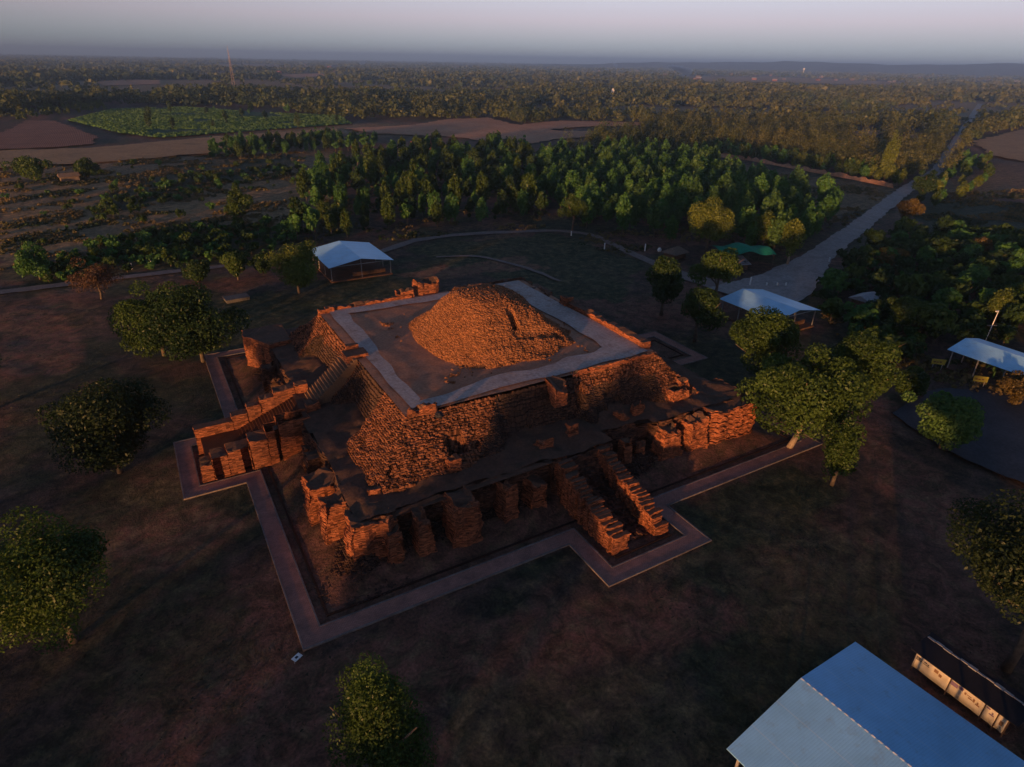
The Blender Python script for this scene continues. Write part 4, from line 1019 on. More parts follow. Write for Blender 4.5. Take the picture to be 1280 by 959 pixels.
pts = scatter([(150, 160), (200, 140), (330, 138), (420, 146), (430, 158), (300, 166), (180, 172)], 22, 14, 12)
grove('field_tree', pts, wood[2:], 'lone tree standing in the green crop field at the upper left', 'trees in the crop field', 'tree', .5, 1.1, 12)
pts = scatter([(20, 146), (60, 135), (130, 131), (134, 139), (60, 146), (25, 152)], 90, 6, 13)
grove('pale_tree', pts, banktree[1:2], 'pale yellowish tree of the strip left of the green crop field', 'pale trees of the strip by the crop field', 'tree', .55, .8, 13)
# low scrub and tussocks over the rough land
cand = []
for poly_, n_ in (([(0, 200), (60, 196), (380, 190), (400, 262), (340, 288), (160, 330), (0, 350)], 16000), ([(1150, 300), (1135, 270), (1180, 240), (1290, 235), (1400, 260), (1400, 330)], 5000), ([(700, 300), (800, 325), (930, 325), (1060, 300), (1120, 240), (960, 215), (860, 205), (700, 230)], 6000), ([(1020, 400), (1060, 330), (1130, 290), (1400, 300), (1400, 470), (1240, 500), (1100, 470)], 8000), ([(380, 310), (690, 285), (680, 220), (480, 200), (390, 250)], 5000)):
    pw = pxpoly(*poly_); xs_ = [p[0] for p in pw]; ys_ = [p[1] for p in pw]; rs = np.random.default_rng(len(cand) + 31)
    X_ = rs.uniform(min(xs_), max(xs_), n_ * 2); Y_ = rs.uniform(min(ys_), max(ys_), n_ * 2); k = inside(pw, X_, Y_) & (fbm(X_ / 14, Y_ / 9, 55) > .53)
    for a_, b_, r_ in AVOID: k &= (X_ - a_) ** 2 + (Y_ - b_) ** 2 > (r_ * .62) ** 2
    cand.append(np.stack([X_[k], Y_[k]], -1))
cand = np.concatenate(cand); n_ = len(cand); rs = np.random.default_rng(5)
wd = rs.uniform(.4, 1.5, n_); ht = wd * rs.uniform(.25, .65, n_); gz2 = ground_h(cand[:, 0], cand[:, 1]); nl_ = 12
d = rs.normal(size=(n_, nl_, 3)); d[..., 2] = np.abs(d[..., 2]); d /= np.linalg.norm(d, axis=2)[..., None]
c = d * np.stack([wd * .5, wd * .5, ht], -1)[:, None, :]; c[..., 0] += cand[:, 0][:, None]; c[..., 1] += cand[:, 1][:, None]; c[..., 2] += gz2[:, None]
nr = d + rs.normal(size=d.shape) * .5; nr /= np.linalg.norm(nr, axis=2)[..., None]; t = np.cross(nr, rs.normal(size=nr.shape)); t /= np.linalg.norm(t, axis=2)[..., None]; b = np.cross(nr, t)
sz = (wd * .3)[:, None, None]; V = np.stack([c - t * sz, c - b * sz * .7, c + t * sz, c + b * sz * .7], 2).reshape(-1, 3)
tone = np.clip((fbm(cand[:, 0] / 11, cand[:, 1] / 11, 58) - .24) * 2.5 + rs.normal(size=n_) * .15, 0, 1)[:, None].repeat(nl_, 1).ravel()
L_SCRUB = leaf_mat('scrub_leaves', (.025, .05, .02), (.21, .15, .07), .15)
tag(link('low_scrub', mesh_np('low_scrub', V, np.arange(len(V)).reshape(-1, 4), tone), L_SCRUB), 'low scrub and dry tussocks over the rough land between the fields', 'scrub', kind='stuff')

# --- far woodland: one mass of many thousand crowns out to the horizon
EXC = [[(85, 152), (140, 138), (230, 135), (330, 142), (425, 146), (440, 156), (330, 164), (200, 174), (150, 168)],
       [(-60, 178), (0, 168), (35, 152), (70, 152), (120, 172), (118, 182), (40, 187), (-60, 190)],
       [(510, 160), (560, 150), (610, 148), (640, 156), (700, 160), (745, 165), (735, 172), (690, 176), (640, 184), (560, 172)],
       [(640, 158), (700, 152), (800, 154), (805, 158), (720, 160), (660, 166)],
       [(120, 102), (200, 100), (200, 107), (130, 109)], [(350, 94), (400, 92), (412, 95), (370, 98)], [(850, 97), (960, 96), (1140, 104), (1140, 108), (960, 104), (860, 102)],
       [(1062, 164), (1100, 162), (1104, 170), (1066, 172)], [(1125, 169), (1152, 168), (1156, 175), (1135, 176)], [(1205, 180), (1290, 160), (1400, 150), (1400, 210), (1290, 215), (1240, 200)]]
rg = np.random.default_rng(77)
NT = 44000
lr0, lr1 = math.log(290), math.log(11500)
u = rg.random(NT); Rr = np.exp(lr0 + (lr1 - lr0) * u ** 1.15); th_ = pi / 2 - HEAD + radians(52) * rg.uniform(-1, 1, NT)
tx, ty = CAM[0] + Rr * np.cos(th_), CAM[1] + Rr * np.sin(th_)
px_, py_ = proj_np(tx, ty, 0 * tx)
yb = np.interp(px_, [-200, 0, 40, 130, 330, 430, 520, 600, 640, 700, 800, 860, 880, 1000, 1120, 1190, 1215, 1290, 1500], [150, 150, 141, 131, 135, 149, 150, 149, 190, 195, 195, 196, 186, 205, 228, 222, 172, 160, 150])
keep = (py_ < yb)
vb_ = py_ - (px_ - 640) * .011; keep &= ~((px_ > 640) & (vb_ > 86) & (vb_ < 97) & (rg.random(NT) < .5))
for e in EXC:
    for q_ in (0, 3.5, 7, 10): keep &= ~inside(e, px_, py_ - q_ * F_PX / Rr)
dens = far_open(tx, ty); keep &= (dens > .455) | (rg.random(NT) < .05)
keep &= ~((np.abs(px_ - np.interp(py_, [120, 165, 214, 240], [1228, 1203, 1172, 1133])) < 11) & (py_ > 125) & (px_ > 1100))
tx, ty, Rr, px_ = tx[keep], ty[keep], Rr[keep], px_[keep]
nT = len(tx)
nq = np.where(Rr < 650, 170, np.where(Rr < 1300, 44, np.where(Rr < 3000, 18, 9)))
VV = []; RR_ = []
warm = sst(500, 1250, px_)          # browner crowns to the right, putting the warm evening light into their tone
for lvl in (170, 44, 18, 9):
    k = np.nonzero(nq == lvl)[0]
    if not len(k): continue
    n_ = len(k); 
    wd = np.maximum(rg.uniform(4.5, 9, n_), Rr[k] * rg.uniform(.009, .022, n_)) * (.72 if lvl == 170 else .85); ht = rg.uniform(5, 14, n_) * rg.choice([.6, 1, 1, 1.25], n_) * (1 + .25 * (dens[keep][k] > .6))
    d = rg.normal(size=(n_, lvl, 3)); d[..., 2] = np.abs(d[..., 2]) * 1.1 - .25; d /= np.linalg.norm(d, axis=2)[..., None]
    nlob = 5; lob = rg.normal(size=(n_, nlob, 3)) * np.array([.27, .27, .16]); li = rg.integers(0, nlob, (n_, lvl)); lc = np.take_along_axis(lob, li[..., None].repeat(3, 2), 1)
    c = (lc + d * .30) * np.stack([wd, wd, ht * .95], -1)[:, None, :]; c[..., 2] += (ht * .52)[:, None]
    c[..., 2] = np.maximum(c[..., 2], .3)
    nr = d + rg.normal(size=d.shape) * .5; nr[..., 2] += .2; nr /= np.linalg.norm(nr, axis=2)[..., None]
    t = np.cross(nr, rg.normal(size=nr.shape)); t /= np.linalg.norm(t, axis=2)[..., None]; b = np.cross(nr, t)
    s = (.62 * wd / math.sqrt(lvl) * 1.5)[:, None, None] * rg.uniform(.6, 1.3, (n_, lvl, 1)); sz = np.minimum(s, 3.5 + wd[:, None, None] * .08)
    t *= sz; b *= sz * .75
    c[..., 0] += tx[k][:, None]; c[..., 1] += ty[k][:, None]
    V = np.stack([c - t, c - b, c + t, c + b], 2).reshape(-1, 3)
    patch = fbm(tx[k] / 140, ty[k] / 140, 66, 3); tone = np.clip(.02 + .3 * rg.random(n_) + .75 * (patch - .38) + .34 * warm[k] * rg.random(n_), 0, 1)[:, None] + rg.uniform(-.12, .12, (n_, lvl))
    VV.append(V); RR_.append(np.clip(tone, 0, 1).ravel())
VV = np.concatenate(VV); RR_ = np.concatenate(RR_)
tag(link('far_woodland', mesh_np('far_woodland', VV, np.arange(len(VV)).reshape(-1, 4), RR_), L_FAR), 'endless patchwork of small trees covering the plain out to the horizon', 'woodland', kind='stuff')

# --- unseen trees added behind the camera, placed and sized to throw the long evening shadows
for k, (u_, v_, zt_, D_, wd) in enumerate(((-3.5, -24, 16.5, 90, 13), (8, -26, 12, 88, 10), (14, -26, 10.5, 98, 6), (-27, -33, 7.6, 74, 9), (-20, -32, 8.5, 78, 10), (-13, -32, 9, 80, 11), (-5, -31, 9.5, 84, 9), (-30, -13, 6.4, 90, 6), (22, -77, 11, 70, 13), (-55, 4, 12, 80, 11), (-48, -30, 1.6, 150, 30), (-30, -50, 1.5, 155, 30), (-8, -60, 1.3, 160, 30), (16, -62, 1.2, 165, 30), (40, -60, 1.0, 170, 28), (-75, -5, 1.8, 150, 30))):
    x, y = u_ + D_ * cos(SUN_AZ), v_ + D_ * sin(SUN_AZ); hgt_ = zt_ + D_ * math.tan(SUN_EL)
    tree('broadleaf_tree', (x, y), hgt_, wd, L_OLIVE, 'unseen broad tree added behind the viewpoint to throw evening shadows', n=2600, leaf=.8, seed=200 + k, z0=.8, nl=22, group='unseen shadow trees on the sunset side')

# rows of crop plants on the green field
cpoly = pxpoly((85, 152), (140, 138), (230, 135), (330, 142), (425, 146), (440, 156), (330, 164), (200, 174), (150, 168))
cx_ = np.array([p[0] for p in cpoly]); cy_ = np.array([p[1] for p in cpoly]); NC = 30000
qx = rg.uniform(cx_.min(), cx_.max(), NC); qy = np.round(rg.uniform(cy_.min(), cy_.max(), NC) / 2.4) * 2.4 + rg.normal(size=NC) * .25
k = inside(cpoly, qx, qy) & (fbm(qx / 40, qy / 40, 19) > .3); qx, qy = qx[k], qy[k]; n_ = len(qx); a = rg.uniform(0, pi, n_); s_ = rg.uniform(.5, 1.3, n_); hh = rg.uniform(.5, 1.3, n_)
V = np.stack([np.stack([qx - np.cos(a) * s_, qy - np.sin(a) * s_, np.full(n_, .85)], -1), np.stack([qx + np.cos(a) * s_, qy + np.sin(a) * s_, np.full(n_, .85)], -1), np.stack([qx + np.cos(a) * s_ * .7, qy + np.sin(a) * s_ * .7 + .4, .9 + hh], -1), np.stack([qx - np.cos(a) * s_ * .7, qy - np.sin(a) * s_ * .7 + .4, .9 + hh * .8], -1)], 1).reshape(-1, 3)
tag(link('crop_plants', mesh_np('crop_plants', V, np.arange(len(V)).reshape(-1, 4), rg.random(n_)), L_FRESH), 'green crop growing on the large field at the upper left', 'crop', kind='stuff')

# --- dry grass and weeds on the open ground near the monument
NGR = 60000
gxx = rg.uniform(-105, 110, NGR); gyy = rg.uniform(-85, 110, NGR)
k = (fbm(gxx / 9, gyy / 9, 15) > .47) & ~inside(OUTER, gxx, gyy)
k &= (np.abs(gxx) > 40) | (np.abs(gyy) > 40)
gxx, gyy = gxx[k], gyy[k]; n_ = len(gxx); hh = rg.uniform(.02, .07, n_); a = rg.uniform(0, pi, n_); wdt = rg.uniform(.06, .22, n_)
gz_ = ground_h(gxx, gyy); dx, dy = np.cos(a) * wdt, np.sin(a) * wdt; lx_, ly_ = rg.normal(size=n_) * .12, rg.normal(size=n_) * .12
V = np.stack([np.stack([gxx - dx, gyy - dy, gz_ - .05], -1), np.stack([gxx + dx, gyy + dy, gz_ - .05], -1), np.stack([gxx + dx * .7 + lx_, gyy + dy * .7 + ly_, gz_ + hh], -1), np.stack([gxx - dx * .7 + lx_, gyy - dy * .7 + ly_, gz_ + hh * .8], -1)], 1).reshape(-1, 3)
tag(link('weeds', mesh_np('weeds', V, np.arange(len(V)).reshape(-1, 4), rg.random(n_)), leaf_mat('weed_blades', (.022, .026, .015), (.055, .05, .03))), 'low dry weeds and grass tufts on the open ground', 'grass', kind='stuff')

# ------------------------------------------------------------------ sheds
def gable_shed(name, x0, x1, y0, y1, ze, zr, label, roof_m, posts=4, walls=None, rz=0, over=.6, ridge_dash=False, cat='shed', ridge_cap=None):
    o = empty(name, ((x0 + x1) / 2, (y0 + y1) / 2, 0), label, cat, None, rz); cx = (x1 - x0) / 2; cy = (y1 - y0) / 2; hx_ = (x1 - x0) / 2
    t = .07
    mb = MB()
    for s in (-1, 1):
        V = [(0, -cy, zr), (0, cy, zr), (s * hx_, cy, ze), (s * hx_, -cy, ze)]; V += [(a, b, c - t) for a, b, c in V]
        if s == 1: V = [(a, b, c) for a, b, c in V]
        mb.add(V, [(0, 1, 2, 3), (7, 6, 5, 4), (0, 3, 7, 4), (1, 5, 6, 2), (3, 2, 6, 7)] if s == -1 else [(3, 2, 1, 0), (4, 5, 6, 7), (4, 7, 3, 0), (2, 6, 5, 1), (7, 6, 2, 3)])
    roof = mb.build('roof', roof_m, o)
    bm = bmesh.new(); bm.from_mesh(roof.data); bmesh.ops.recalc_face_normals(bm, faces=bm.faces[:]); bm.to_mesh(roof.data); bm.free()
    sl_ = (zr - ze) / hx_
    if ridge_dash:
        rb = MB(); y = -cy
        while y < cy - .3:
            rb.add([(-.09, y, zr - .09 * sl_ + .02), (.0, y, zr + .03), (.09, y, zr - .09 * sl_ + .02), (-.09, y + .3, zr - .09 * sl_ + .02), (0, y + .3, zr + .03), (.09, y + .3, zr - .09 * sl_ + .02)],
                   [(0, 1, 4, 3), (1, 2, 5, 4)]); y += .55
        rb.build('ridge_cap', M_WHITE, o)
    n_ = posts
    for i in range(n_):
        y = -cy + .8 + (2 * cy - 1.6) * i / (n_ - 1)
        for x in (-hx_ + .7, 0, hx_ - .7):
            if x == 0 and 0 < i < n_ - 1: continue
            zt = zr - .1 - abs(x) * sl_
            MB().box(x - .09, x + .09, y - .09, y + .09, -.2, zt).build('post', M_CONCRETE, o)
    for y in (-cy + .8, cy - .8):
        MB().box(-hx_ + .6, hx_ - .6, y - .06, y + .06, ze - .18, ze - .02).build('tie_beam', M_STEEL, o)
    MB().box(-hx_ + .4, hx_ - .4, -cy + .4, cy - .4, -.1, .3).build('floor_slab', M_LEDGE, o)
    return o
gable_shed('roofed_shelter', -12.6, 5.85, -86.4, -67.9, 4.3, 5.9, 'large blue ribbed gable roof filling the lower right corner', M_BLUEROOF, 6, ridge_dash=True, rz=radians(4.6))
s3 = gable_shed('roofed_shelter', -5.6, 11.8, 72.2, 92.5, 4.0, 5.5, 'open pale blue roofed shed on the far lawn behind the ruin', M_PALEROOF, 4)
s4 = gable_shed('roofed_shelter', 67.0, 81.6, -7.0, 9.0, 4.0, 5.3, 'pale blue roofed shed where the gravel road meets the dirt path', M_PALEROOF, 4)
s5 = gable_shed('roofed_shelter', 84.6, 96.0, -48, -32.6, 4.0, 5.2, 'pale blue roofed shed at the right edge beside the lamp post', M_PALEROOF, 4)
# things kept inside: red-brown low partition and bench
for s_, rx0, rx1 in ((s3, -2, 7), (s4, -6, 6), (s5, -4.5, 4.5)):
    cy = {s3: -9.2, s4: -7.2, s5: -7.0}[s_]
    MB().box(rx0, rx1, cy + 1.5, cy + 1.68, .3, 1.3).build('low_wall', M_WOOD, s_)
# small grey roof in the thicket
x, y = P(1080, 384); hu = empty('small_hut', (x, y, 0), 'small hut with a pale grey roof half hidden in the thicket', 'hut', rz=.1)
MB().box(-2.6, 2.6, -2.2, 2.2, -.2, 2.4).build('wall', M_WOOD, hu)
MB().add([(-3.2, -2.8, 2.3), (3.2, -2.8, 2.3), (3.2, 0, 3.4), (-3.2, 0, 3.4), (3.2, 2.8, 2.3), (-3.2, 2.8, 2.3), (-3.2, -2.8, 2.22), (3.2, -2.8, 2.22), (3.2, 2.8, 2.22), (-3.2, 2.8, 2.22)],
         [(0, 1, 2, 3), (3, 2, 4, 5), (0, 6, 7, 1), (5, 4, 8, 9), (1, 7, 8, 4, 2), (0, 3, 5, 9, 6)]).build('roof', M_GREYROOF, hu)
# hut by the dirt path
x, y = P(843, 322); hu = empty('small_hut', (x, y, 0), 'low thatched hut under the plantation edge beside the dirt path', 'hut', rz=.2)
MB().box(-2.6, 2.6, -2, 2, -.2, 1.9).build('wall', M_WOOD, hu)
MB().add([(-3.4, -2.8, 1.7), (3.4, -2.8, 1.7), (3.4, 2.8, 1.7), (-3.4, 2.8, 1.7), (-1.5, 0, 3.3), (1.5, 0, 3.3)], [(0, 1, 5, 4), (1, 2, 5), (2, 3, 4, 5), (3, 0, 4), (3, 2, 1, 0)]).build('roof', M_THATCH, hu)
x, y = P(824, 315); tb = empty('water_jar', (x, y, 0), 'white water jar standing left of the thatched hut', 'jar')
MB().tube([(0, 0, 0), (0, 0, .3), (0, 0, .8), (0, 0, 1.2), (0, 0, 1.35)], [.35, .6, .65, .4, .3], 14).build('body', M_WHITE, tb, True)
MB().tube([(0, 0, 1.352), (0, 0, 1.42)], [.36, .34], 14).build('lid', M_STEEL, tb)
# green shade net stretched over posts and the grey roof sheet before it
x, y = P(925, 330); gn = empty('net_shelter', (x, y, 0), 'bright green shade net draped over poles beside the grey roof', 'net', rz=-.45)
NX, NY = 22, 14; V = []; Q = []
for j in range(NY):
    for i in range(NX):
        a, b = -8 + 16 * i / (NX - 1), -5 + 10 * j / (NY - 1)
        z = 5.4 - .05 * abs(b) ** 1.7 - .0 * a + .9 * cos(a * .8) * .35 - .25 * abs(a) ** 1.15 * .35 + .25 * float(fbm(a / 2, b / 2, 12))
        V.append((a, b, z))
for j in range(NY - 1):
    for i in range(NX - 1): o = j * NX + i; Q.append((o, o + 1, o + NX + 1, o + NX))
link('net', mesh_np('net', V, Q), M_NET, gn, True)
for a in (-7.5, 0, 7.5):
    for b in (-4.5, 4.5): MB().tube([(a, b, -.2), (a, b, 3.9)], .06, 6).build('pole', M_WOOD, gn)
x, y = P(918, 335); gr = empty('sheet_roof_hut', (x, y, 0), 'low hut with a patched grey sheet roof in front of the green net', 'hut', rz=-.3)
MB().box(-3, 3, -2, 2, -.2, 1.8).build('wall', M_WOOD, gr)
MB().add([(-3.6, -2.6, 1.6), (3.6, -2.6, 1.6), (3.6, 2.6, 2.8), (-3.6, 2.6, 2.8), (-3.6, -2.6, 1.54), (3.6, -2.6, 1.54), (3.6, 2.6, 2.74), (-3.6, 2.6, 2.74)], [(0, 1, 2, 3), (7, 6, 5, 4), (0, 4, 5, 1), (1, 5, 6, 2), (2, 6, 7, 3), (3, 7, 4, 0)]).build('roof', M_GREYROOF, gr)
mb = MB()
for (a, b) in ((-1.5, -.8), (.2, -.2), (1.6, .9), (2.3, -1.2)):
    z = 1.6 + 1.2 * (b + 2.6) / 5.2; mb.box(a - .3, a + .3, b - .35, b + .35, z + .03, z + .14)
mb.build('roof_weight', M_BLACK, gr)

# banner stall between the big roof and the dark tree
st = empty('banner_stall', (11.2, -74.2, 0), 'long low stall with a black roof and sunlit cream banners along its front', 'stall')
MB().add([(-.35, 4.6, 2.55), (-.35, -4.6, 2.55), (3.0, -4.6, 2.95), (3.0, 4.6, 2.95), (-.35, 4.6, 2.48), (-.35, -4.6, 2.48), (3.0, -4.6, 2.88), (3.0, 4.6, 2.88)],
         [(0, 1, 2, 3), (7, 6, 5, 4), (0, 4, 5, 1), (1, 5, 6, 2), (2, 6, 7, 3), (3, 7, 4, 0)]).build('roof', M_BLACK, st)
mb = MB()
for k in range(12): mb.box(2.05 + .06 * sin(k * 2.1), 2.3 + .08 * sin(k * 1.7), 4.5 - .75 * k - .72, 4.5 - .75 * k, 2.84, 2.90 + .02 * (k % 3))
mb.build('roof_batten', M_STEEL, st)
pans = [(4.1, .95, 0), (.85, -2.0, 0), (-2.1, -3.05, 0), (-3.15, -3.85, 0)]
for k, (ya, yb_, _) in enumerate(pans):
    # each banner: a hanging sheet with slight folds
    V = []; Q = []; n_ = 14
    for j in range(4):
        for i in range(n_ + 1):
            t = i / n_; V.append((-.12 + .02 * sin(t * 9 + k) + .015 * sin(j * 2 + t * 5), ya + (yb_ - ya) * t, 2.36 - 1.75 * j / 3))
    for j in range(3):
        for i in range(n_): o = j * (n_ + 1) + i; Q.append((o, o + n_ + 1, o + n_ + 2, o + 1))
    bo = link('banner', mesh_np('banner', V, Q), M_BANNER, st)
    md = bo.modifiers.new('thick', 'SOLIDIFY'); md.thickness = .02
    def mark(boxes, m_, nm='printed_mark'):
        mb = MB()
        for (a, b, z0, z1) in boxes: mb.box(-.172, -.166, b, a, z0, z1)
        mb.build(nm, m_, bo)
    if k == 0:
        mark([(3.95, 3.45, 2.02, 2.08), (3.95, 3.45, 1.74, 1.80), (3.95, 3.89, 1.78, 2.04), (3.51, 3.45, 1.78, 2.04), (3.8, 3.6, 1.87, 1.95), (3.25, 3.0, 1.95, 2.05), (2.95, 2.8, 1.9, 2.0), (3.3, 2.75, 1.76, 1.82)], M_INK)
        mark([(2.3, 1.95, 1.75, 2.1), (1.85, 1.6, 1.6, 1.9)], M_BROWNPRINT)
    if k == 1:
        mark([(.8, .2, 1.75, 2.15), (.15, -.25, 1.9, 2.2)], M_PURPLE)
        mark([(-.4, -.55, 1.75, 2.0), (-.6, -1.0, 1.85, 1.92), (-.75, -1.1, 1.62, 1.74), (-1.15, -1.3, 1.6, 1.95), (-1.4, -1.75, 1.5, 1.62), (-1.5, -1.6, 1.65, 1.85)], M_BROWNPRINT)
    if k == 2: mark([(-2.2, -2.5, 2.05, 2.18), (-2.5, -2.9, 1.6, 1.7), (-2.7, -2.8, 1.75, 1.95)], M_PURPLE)
    if k == 3: mark([(-3.4, -3.65, 1.3, 1.8)], M_BROWNPRINT)
for y in (4.05, .9, -2.05, -3.1, -3.9): MB().box(-.05, .05, y - .05, y + .05, -.2, 2.48).build('post', M_WOOD, st)
for y in (4.3, -4.2): MB().box(2.6, 2.72, y - .06, y + .06, -.2, 2.86).build('post', M_WOOD, st)
MB().box(0.1, .9, -4.1, 4.2, .55, .66).build('counter', M_WOOD, st)
MB().box(2.5, 2.58, -4.2, 4.2, 0, 2.4).build('back_wall', M_WOOD, st)

# lamp post, signs, small posts
x, y = P(1230, 430); lp = empty('lamp_post', (x, y, 0), 'leaning white lamp post behind the pale roof at the right edge', 'lamp post')
hl = 7.4
MB().tube([(0, 0, -.2), (.15, -.1, hl * .5), (.3, -.2, hl)], [.1, .085, .06], 8).build('pole', M_WHITE, lp, True)
MB().tube([(-.7, .5, 4.2), (1.0, -.7, 4.25)], .04, 6).build('cross_bar', M_STEEL, lp)
MB().box(-.55, .35, -.28, .0, hl - .02, hl + .13, c=(0, 0)).build('lamp_head', M_WHITE, lp)
for (a, b, lb) in ((1170, 462, 'yellow sign board on posts nearer the cluster of trees'), (1222, 484, 'yellow sign board on posts below the pale roof at the right edge')):
    x, y = P(a, b); sg = empty('sign_board', (x, y, 0), lb, 'sign', rz=-.75)
    MB().box(-1.2, 1.2, -.05, .05, 1.1, 2.2).build('board', M_YELLOW, sg)
    mb = MB()
    for (q, z0, z1) in ((-.7, 1.5, 1.75), (-.2, 1.45, 1.7), (.35, 1.5, 1.78)): mb.box(q - .2, q + .2, -.062, -.056, z0, z1)
    mb.build('lettering', M_WOOD, sg)
    for q in (-.8, .8): MB().box(q - .05, q + .05, -.05, .05, -.3, 1.098).build('leg', M_STEEL, sg)
def wpost(a, b, h, lb, grp=None):
    x, y = P(a, b); o = empty('marker_post', (x, y, 0), lb, 'post', grp)
    MB().tube([(0, 0, -.2), (0, 0, h)], [.2, .17], 8).build('shaft', M_WHITE, o); MB().tube([(0, 0, h + .001), (0, 0, h + .12)], [.22, .1], 8).build('top', M_WHITE, o)
wpost(755.5, 311, 1.7, 'white marker post on the lawn side of the dirt path'); wpost(806, 314, 2.2, 'white marker post on the plantation side of the dirt path')
wpost(714, 295, 1.5, 'white marker post at the foot of the lone olive tree'); wpost(1036, 328, 1.4, 'white marker post at the right kerb of the gravel road'); wpost(937, 358, 2.4, 'tall white post just behind the roadside pale blue shed')
for a in (958, 971, 982): wpost(a, 357.5, .8, 'small white post in the row of three on the gravel forecourt', 'posts on the gravel forecourt')
for a, b in ((165, 336), (190, 333)): wpost(a, b, 1.4, 'pale post beside the lane behind the bare brown tree', 'posts beside the lane')
x, y = P(296, 374); pl = empty('plinth', (x, y, 0), 'low grey concrete plinth on the lawn between the big pair and the round tree', 'plinth', rz=.1)
M_OLDCONC = soil_mat('old_concrete', ((.3, (.09, .085, .08)), (.7, (.14, .13, .12))), .6, 3, .2)
MB().box(-2.6, 2.6, -1.6, 1.6, -.2, .5).build('block', M_OLDCONC, pl); MB().box(-2.75, 2.75, -1.75, 1.75, .502, .62).build('top_slab', M_OLDCONC, pl)

# ------------------------------------------------------------------ far buildings
def house(name, a, b, L_, W_, H_, wm, rm, label, rz=0, group=None, cat='house'):
    x, y = P(a, b); o = empty(name, (x, y, 0), label, cat, group, rz)
    MB().box(-L_ / 2, L_ / 2, -W_ / 2, W_ / 2, -.5, H_).build('wall', wm, o)
    e = .6
    MB().add([(-L_ / 2 - e, -W_ / 2 - e, H_ - .05), (L_ / 2 + e, -W_ / 2 - e, H_ - .05), (L_ / 2 + e, W_ / 2 + e, H_ - .05), (-L_ / 2 - e, W_ / 2 + e, H_ - .05), (-L_ / 2 - e, 0, H_ + W_ * .32), (L_ / 2 + e, 0, H_ + W_ * .32)],
             [(0, 1, 5, 4), (2, 3, 4, 5), (1, 2, 5), (3, 0, 4), (3, 2, 1, 0)]).build('roof', rm, o)
    return o
house('field_hut', 88, 227, 7, 4.5, 2.4, M_THATCH, M_THATCH, 'small brown hut standing between two trees in the fields at the left', .2, cat='hut')
house('farmhouse', 528, 190, 13, 9, 3.5, M_REDWALL, M_RUSTROOF, 'red roofed farmhouse at the upper edge of the wood', -.4)
house('farmhouse', 592, 214, 6, 4, 5.0, M_WHITE, M_GREYROOF, 'small white house among the trees of the mixed wood', .2)
rv = random.Random(5)
o = None
vil = 'small distant village house half hidden among trees near the horizon'
for k in range(110):
    a = rv.uniform(660, 1270) if k % 4 else rv.uniform(230, 640); b = rv.uniform(87.5, 99) + (a - 640) * .0185 * .6 - (3 if k % 4 == 0 else 0)
    sc = rv.uniform(.8, 1.5)
    house('village_house', a, b, 14 * sc, 9 * sc, 4.5 * sc, (M_THATCH, M_WOOD, M_REDWALL)[k % 3], (M_RUSTROOF, M_GREYROOF, M_THATCH, M_GREYROOF)[k % 4], vil, rv.uniform(0, 3), 'houses of the far village')
# white tower above the trees
x, y = P(765, 126); to = empty('white_tower', (x, y, 0), 'slim white tower rising above the middle of the far woodland', 'tower')
MB().box(-1.5, 1.5, -1.5, 1.5, -.5, 14).build('shaft', M_WHITE, to); MB().box(-1.9, 1.9, -1.9, 1.9, 14.002, 14.8).build('cornice', M_WHITE, to)
MB().add([(-1.4, -1.4, 14.802), (1.4, -1.4, 14.802), (1.4, 1.4, 14.802), (-1.4, 1.4, 14.802), (0, 0, 18)], [(0, 1, 4), (1, 2, 4), (2, 3, 4), (3, 0, 4), (3, 2, 1, 0)]).build('spire', M_WHITE, to)
x, y = P(1004, 92); wt = empty('water_tower', (x, y, 0), 'white mushroom shaped water tower on the right horizon', 'tower')
MB().tube([(0, 0, -1), (0, 0, 26)], 2.2, 10).build('shaft', M_WHITE, wt); MB().tube([(0, 0, 24), (0, 0, 29), (0, 0, 36), (0, 0, 39)], [2.3, 9, 9, 3], 14).build('tank', M_WHITE, wt)
# lattice radio mast
x, y = P(292, 106); ms = empty('radio_mast', (x, y, 0), 'thin reddish lattice radio mast above the trees on the left', 'mast')
mb = MB(); Hm = 62
for sx in (-1, 1):
    for sy in (-1, 1): mb.tube([(sx * 2.2, sy * 2.2, -1), (sx * .4, sy * .4, Hm)], [.24, .18], 4)
for k in range(15):
    z0_, z1_ = Hm * k / 15, Hm * (k + 1) / 15; a0, a1 = 2.2 - 1.7 * k / 15, 2.2 - 1.7 * (k + 1) / 15
    mb.tube([(-a0, -a0, z0_), (a1, -a1, z1_)], .06, 4).tube([(a0, -a0, z0_), (-a1, -a1, z1_)], .06, 4).tube([(-a0, a0, z0_), (-a1, -a1, z1_)], .06, 4).tube([(a0, a0, z0_), (a1, -a1, z1_)], .06, 4)
M_MAST = simple('mast_paint', (.22, .17, .15), .5)
mb.build('lattice', M_MAST, ms); MB().tube([(0, 0, Hm), (0, 0, Hm + 7)], .3, 5).build('antenna', M_MAST, ms)

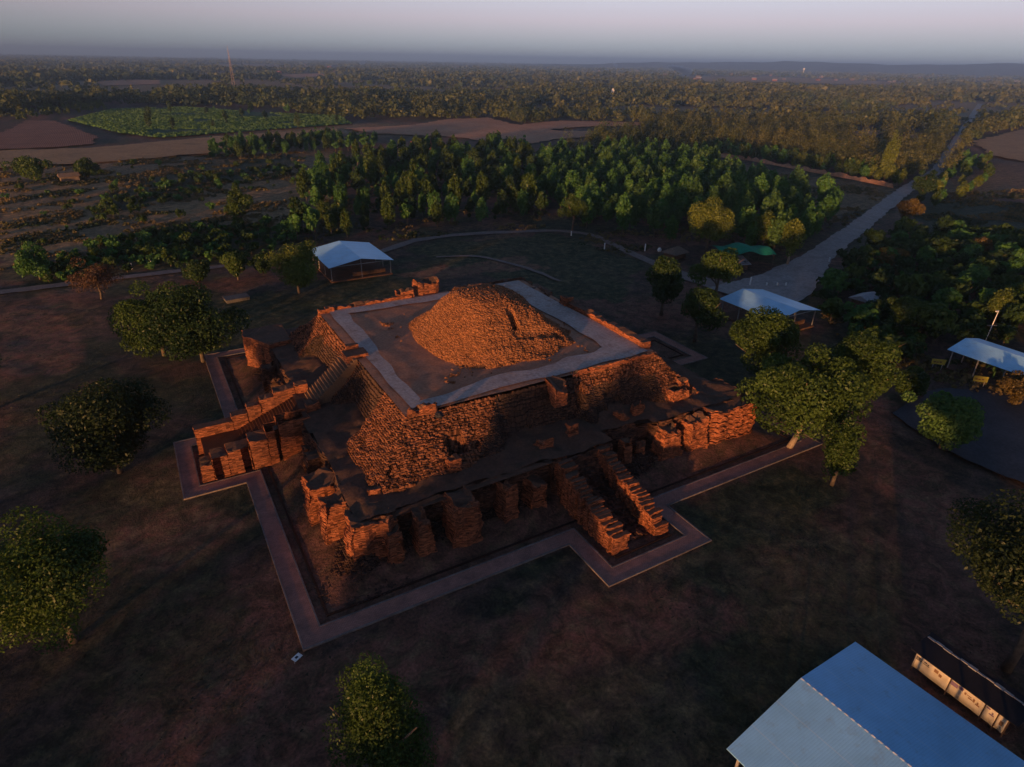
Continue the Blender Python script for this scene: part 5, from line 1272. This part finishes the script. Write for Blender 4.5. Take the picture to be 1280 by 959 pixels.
# ------------------------------------------------------------------ smoke and haze
def smoke(a, b, w_, h_, lean, label, dens_):
    x, y = P(a, b); bm = bmesh.new(); bmesh.ops.create_icosphere(bm, subdivisions=4, radius=1)
    for v in bm.verts:
        n_ = .6 + .8 * float(fbm(v.co.x * 1.7 + a, v.co.y * 1.7 + v.co.z * 2.3, 3)); t = (v.co.z + 1) / 2
        v.co = Vector((v.co.x * w_ * n_ * (.35 + .9 * t), v.co.y * w_ * n_ * (.35 + .9 * t), t * h_)); v.co.x += lean * t * t * cos(-HEAD); v.co.y += lean * t * t * sin(-HEAD)
    me_ = bpy.data.meshes.new('smoke_plume'); bm.to_mesh(me_); bm.free()
    m = bpy.data.materials.new('smoke'); m.use_nodes = True; n = m.node_tree; n.nodes.clear(); o_ = n.nodes.new('ShaderNodeOutputMaterial'); v_ = n.nodes.new('ShaderNodeVolumePrincipled')
    v_.inputs['Color'].default_value = (.72, .80, .95, 1); v_.inputs['Anisotropy'].default_value = .8; v_.inputs['Density'].default_value = dens_ * 3.5; n.links.new(v_.outputs[0], o_.inputs['Volume'])
    o = link('smoke_plume', me_, m); o.location = (x, y, 2); tag(o, label, 'smoke')
smoke(452, 84, 22, 36, 30, 'faint smoke rising from the plain left of the middle of the horizon', .008)
smoke(770, 88, 18, 52, -20, 'thin pale smoke wisp above the far village, left of the wide plume', .007)
smoke(858, 97, 45, 46, -70, 'wide smoke plume drifting over the far village on the right', .008)

hz = MB().box(CAM[0] - 13500, CAM[0] + 13500, CAM[1] - 13500, CAM[1] + 13500, -8, 130)
HM = bpy.data.materials.new('haze_air'); HM.use_nodes = True; n = HM.node_tree; n.nodes.clear()
o_ = n.nodes.new('ShaderNodeOutputMaterial'); v_ = n.nodes.new('ShaderNodeVolumePrincipled')
v_.inputs['Color'].default_value = (.76, .86, 1.0, 1); v_.inputs['Anisotropy'].default_value = .78; v_.inputs['Density'].default_value = .00017
n.links.new(v_.outputs[0], o_.inputs['Volume'])
tag(hz.build('haze', HM), kind='stuff')
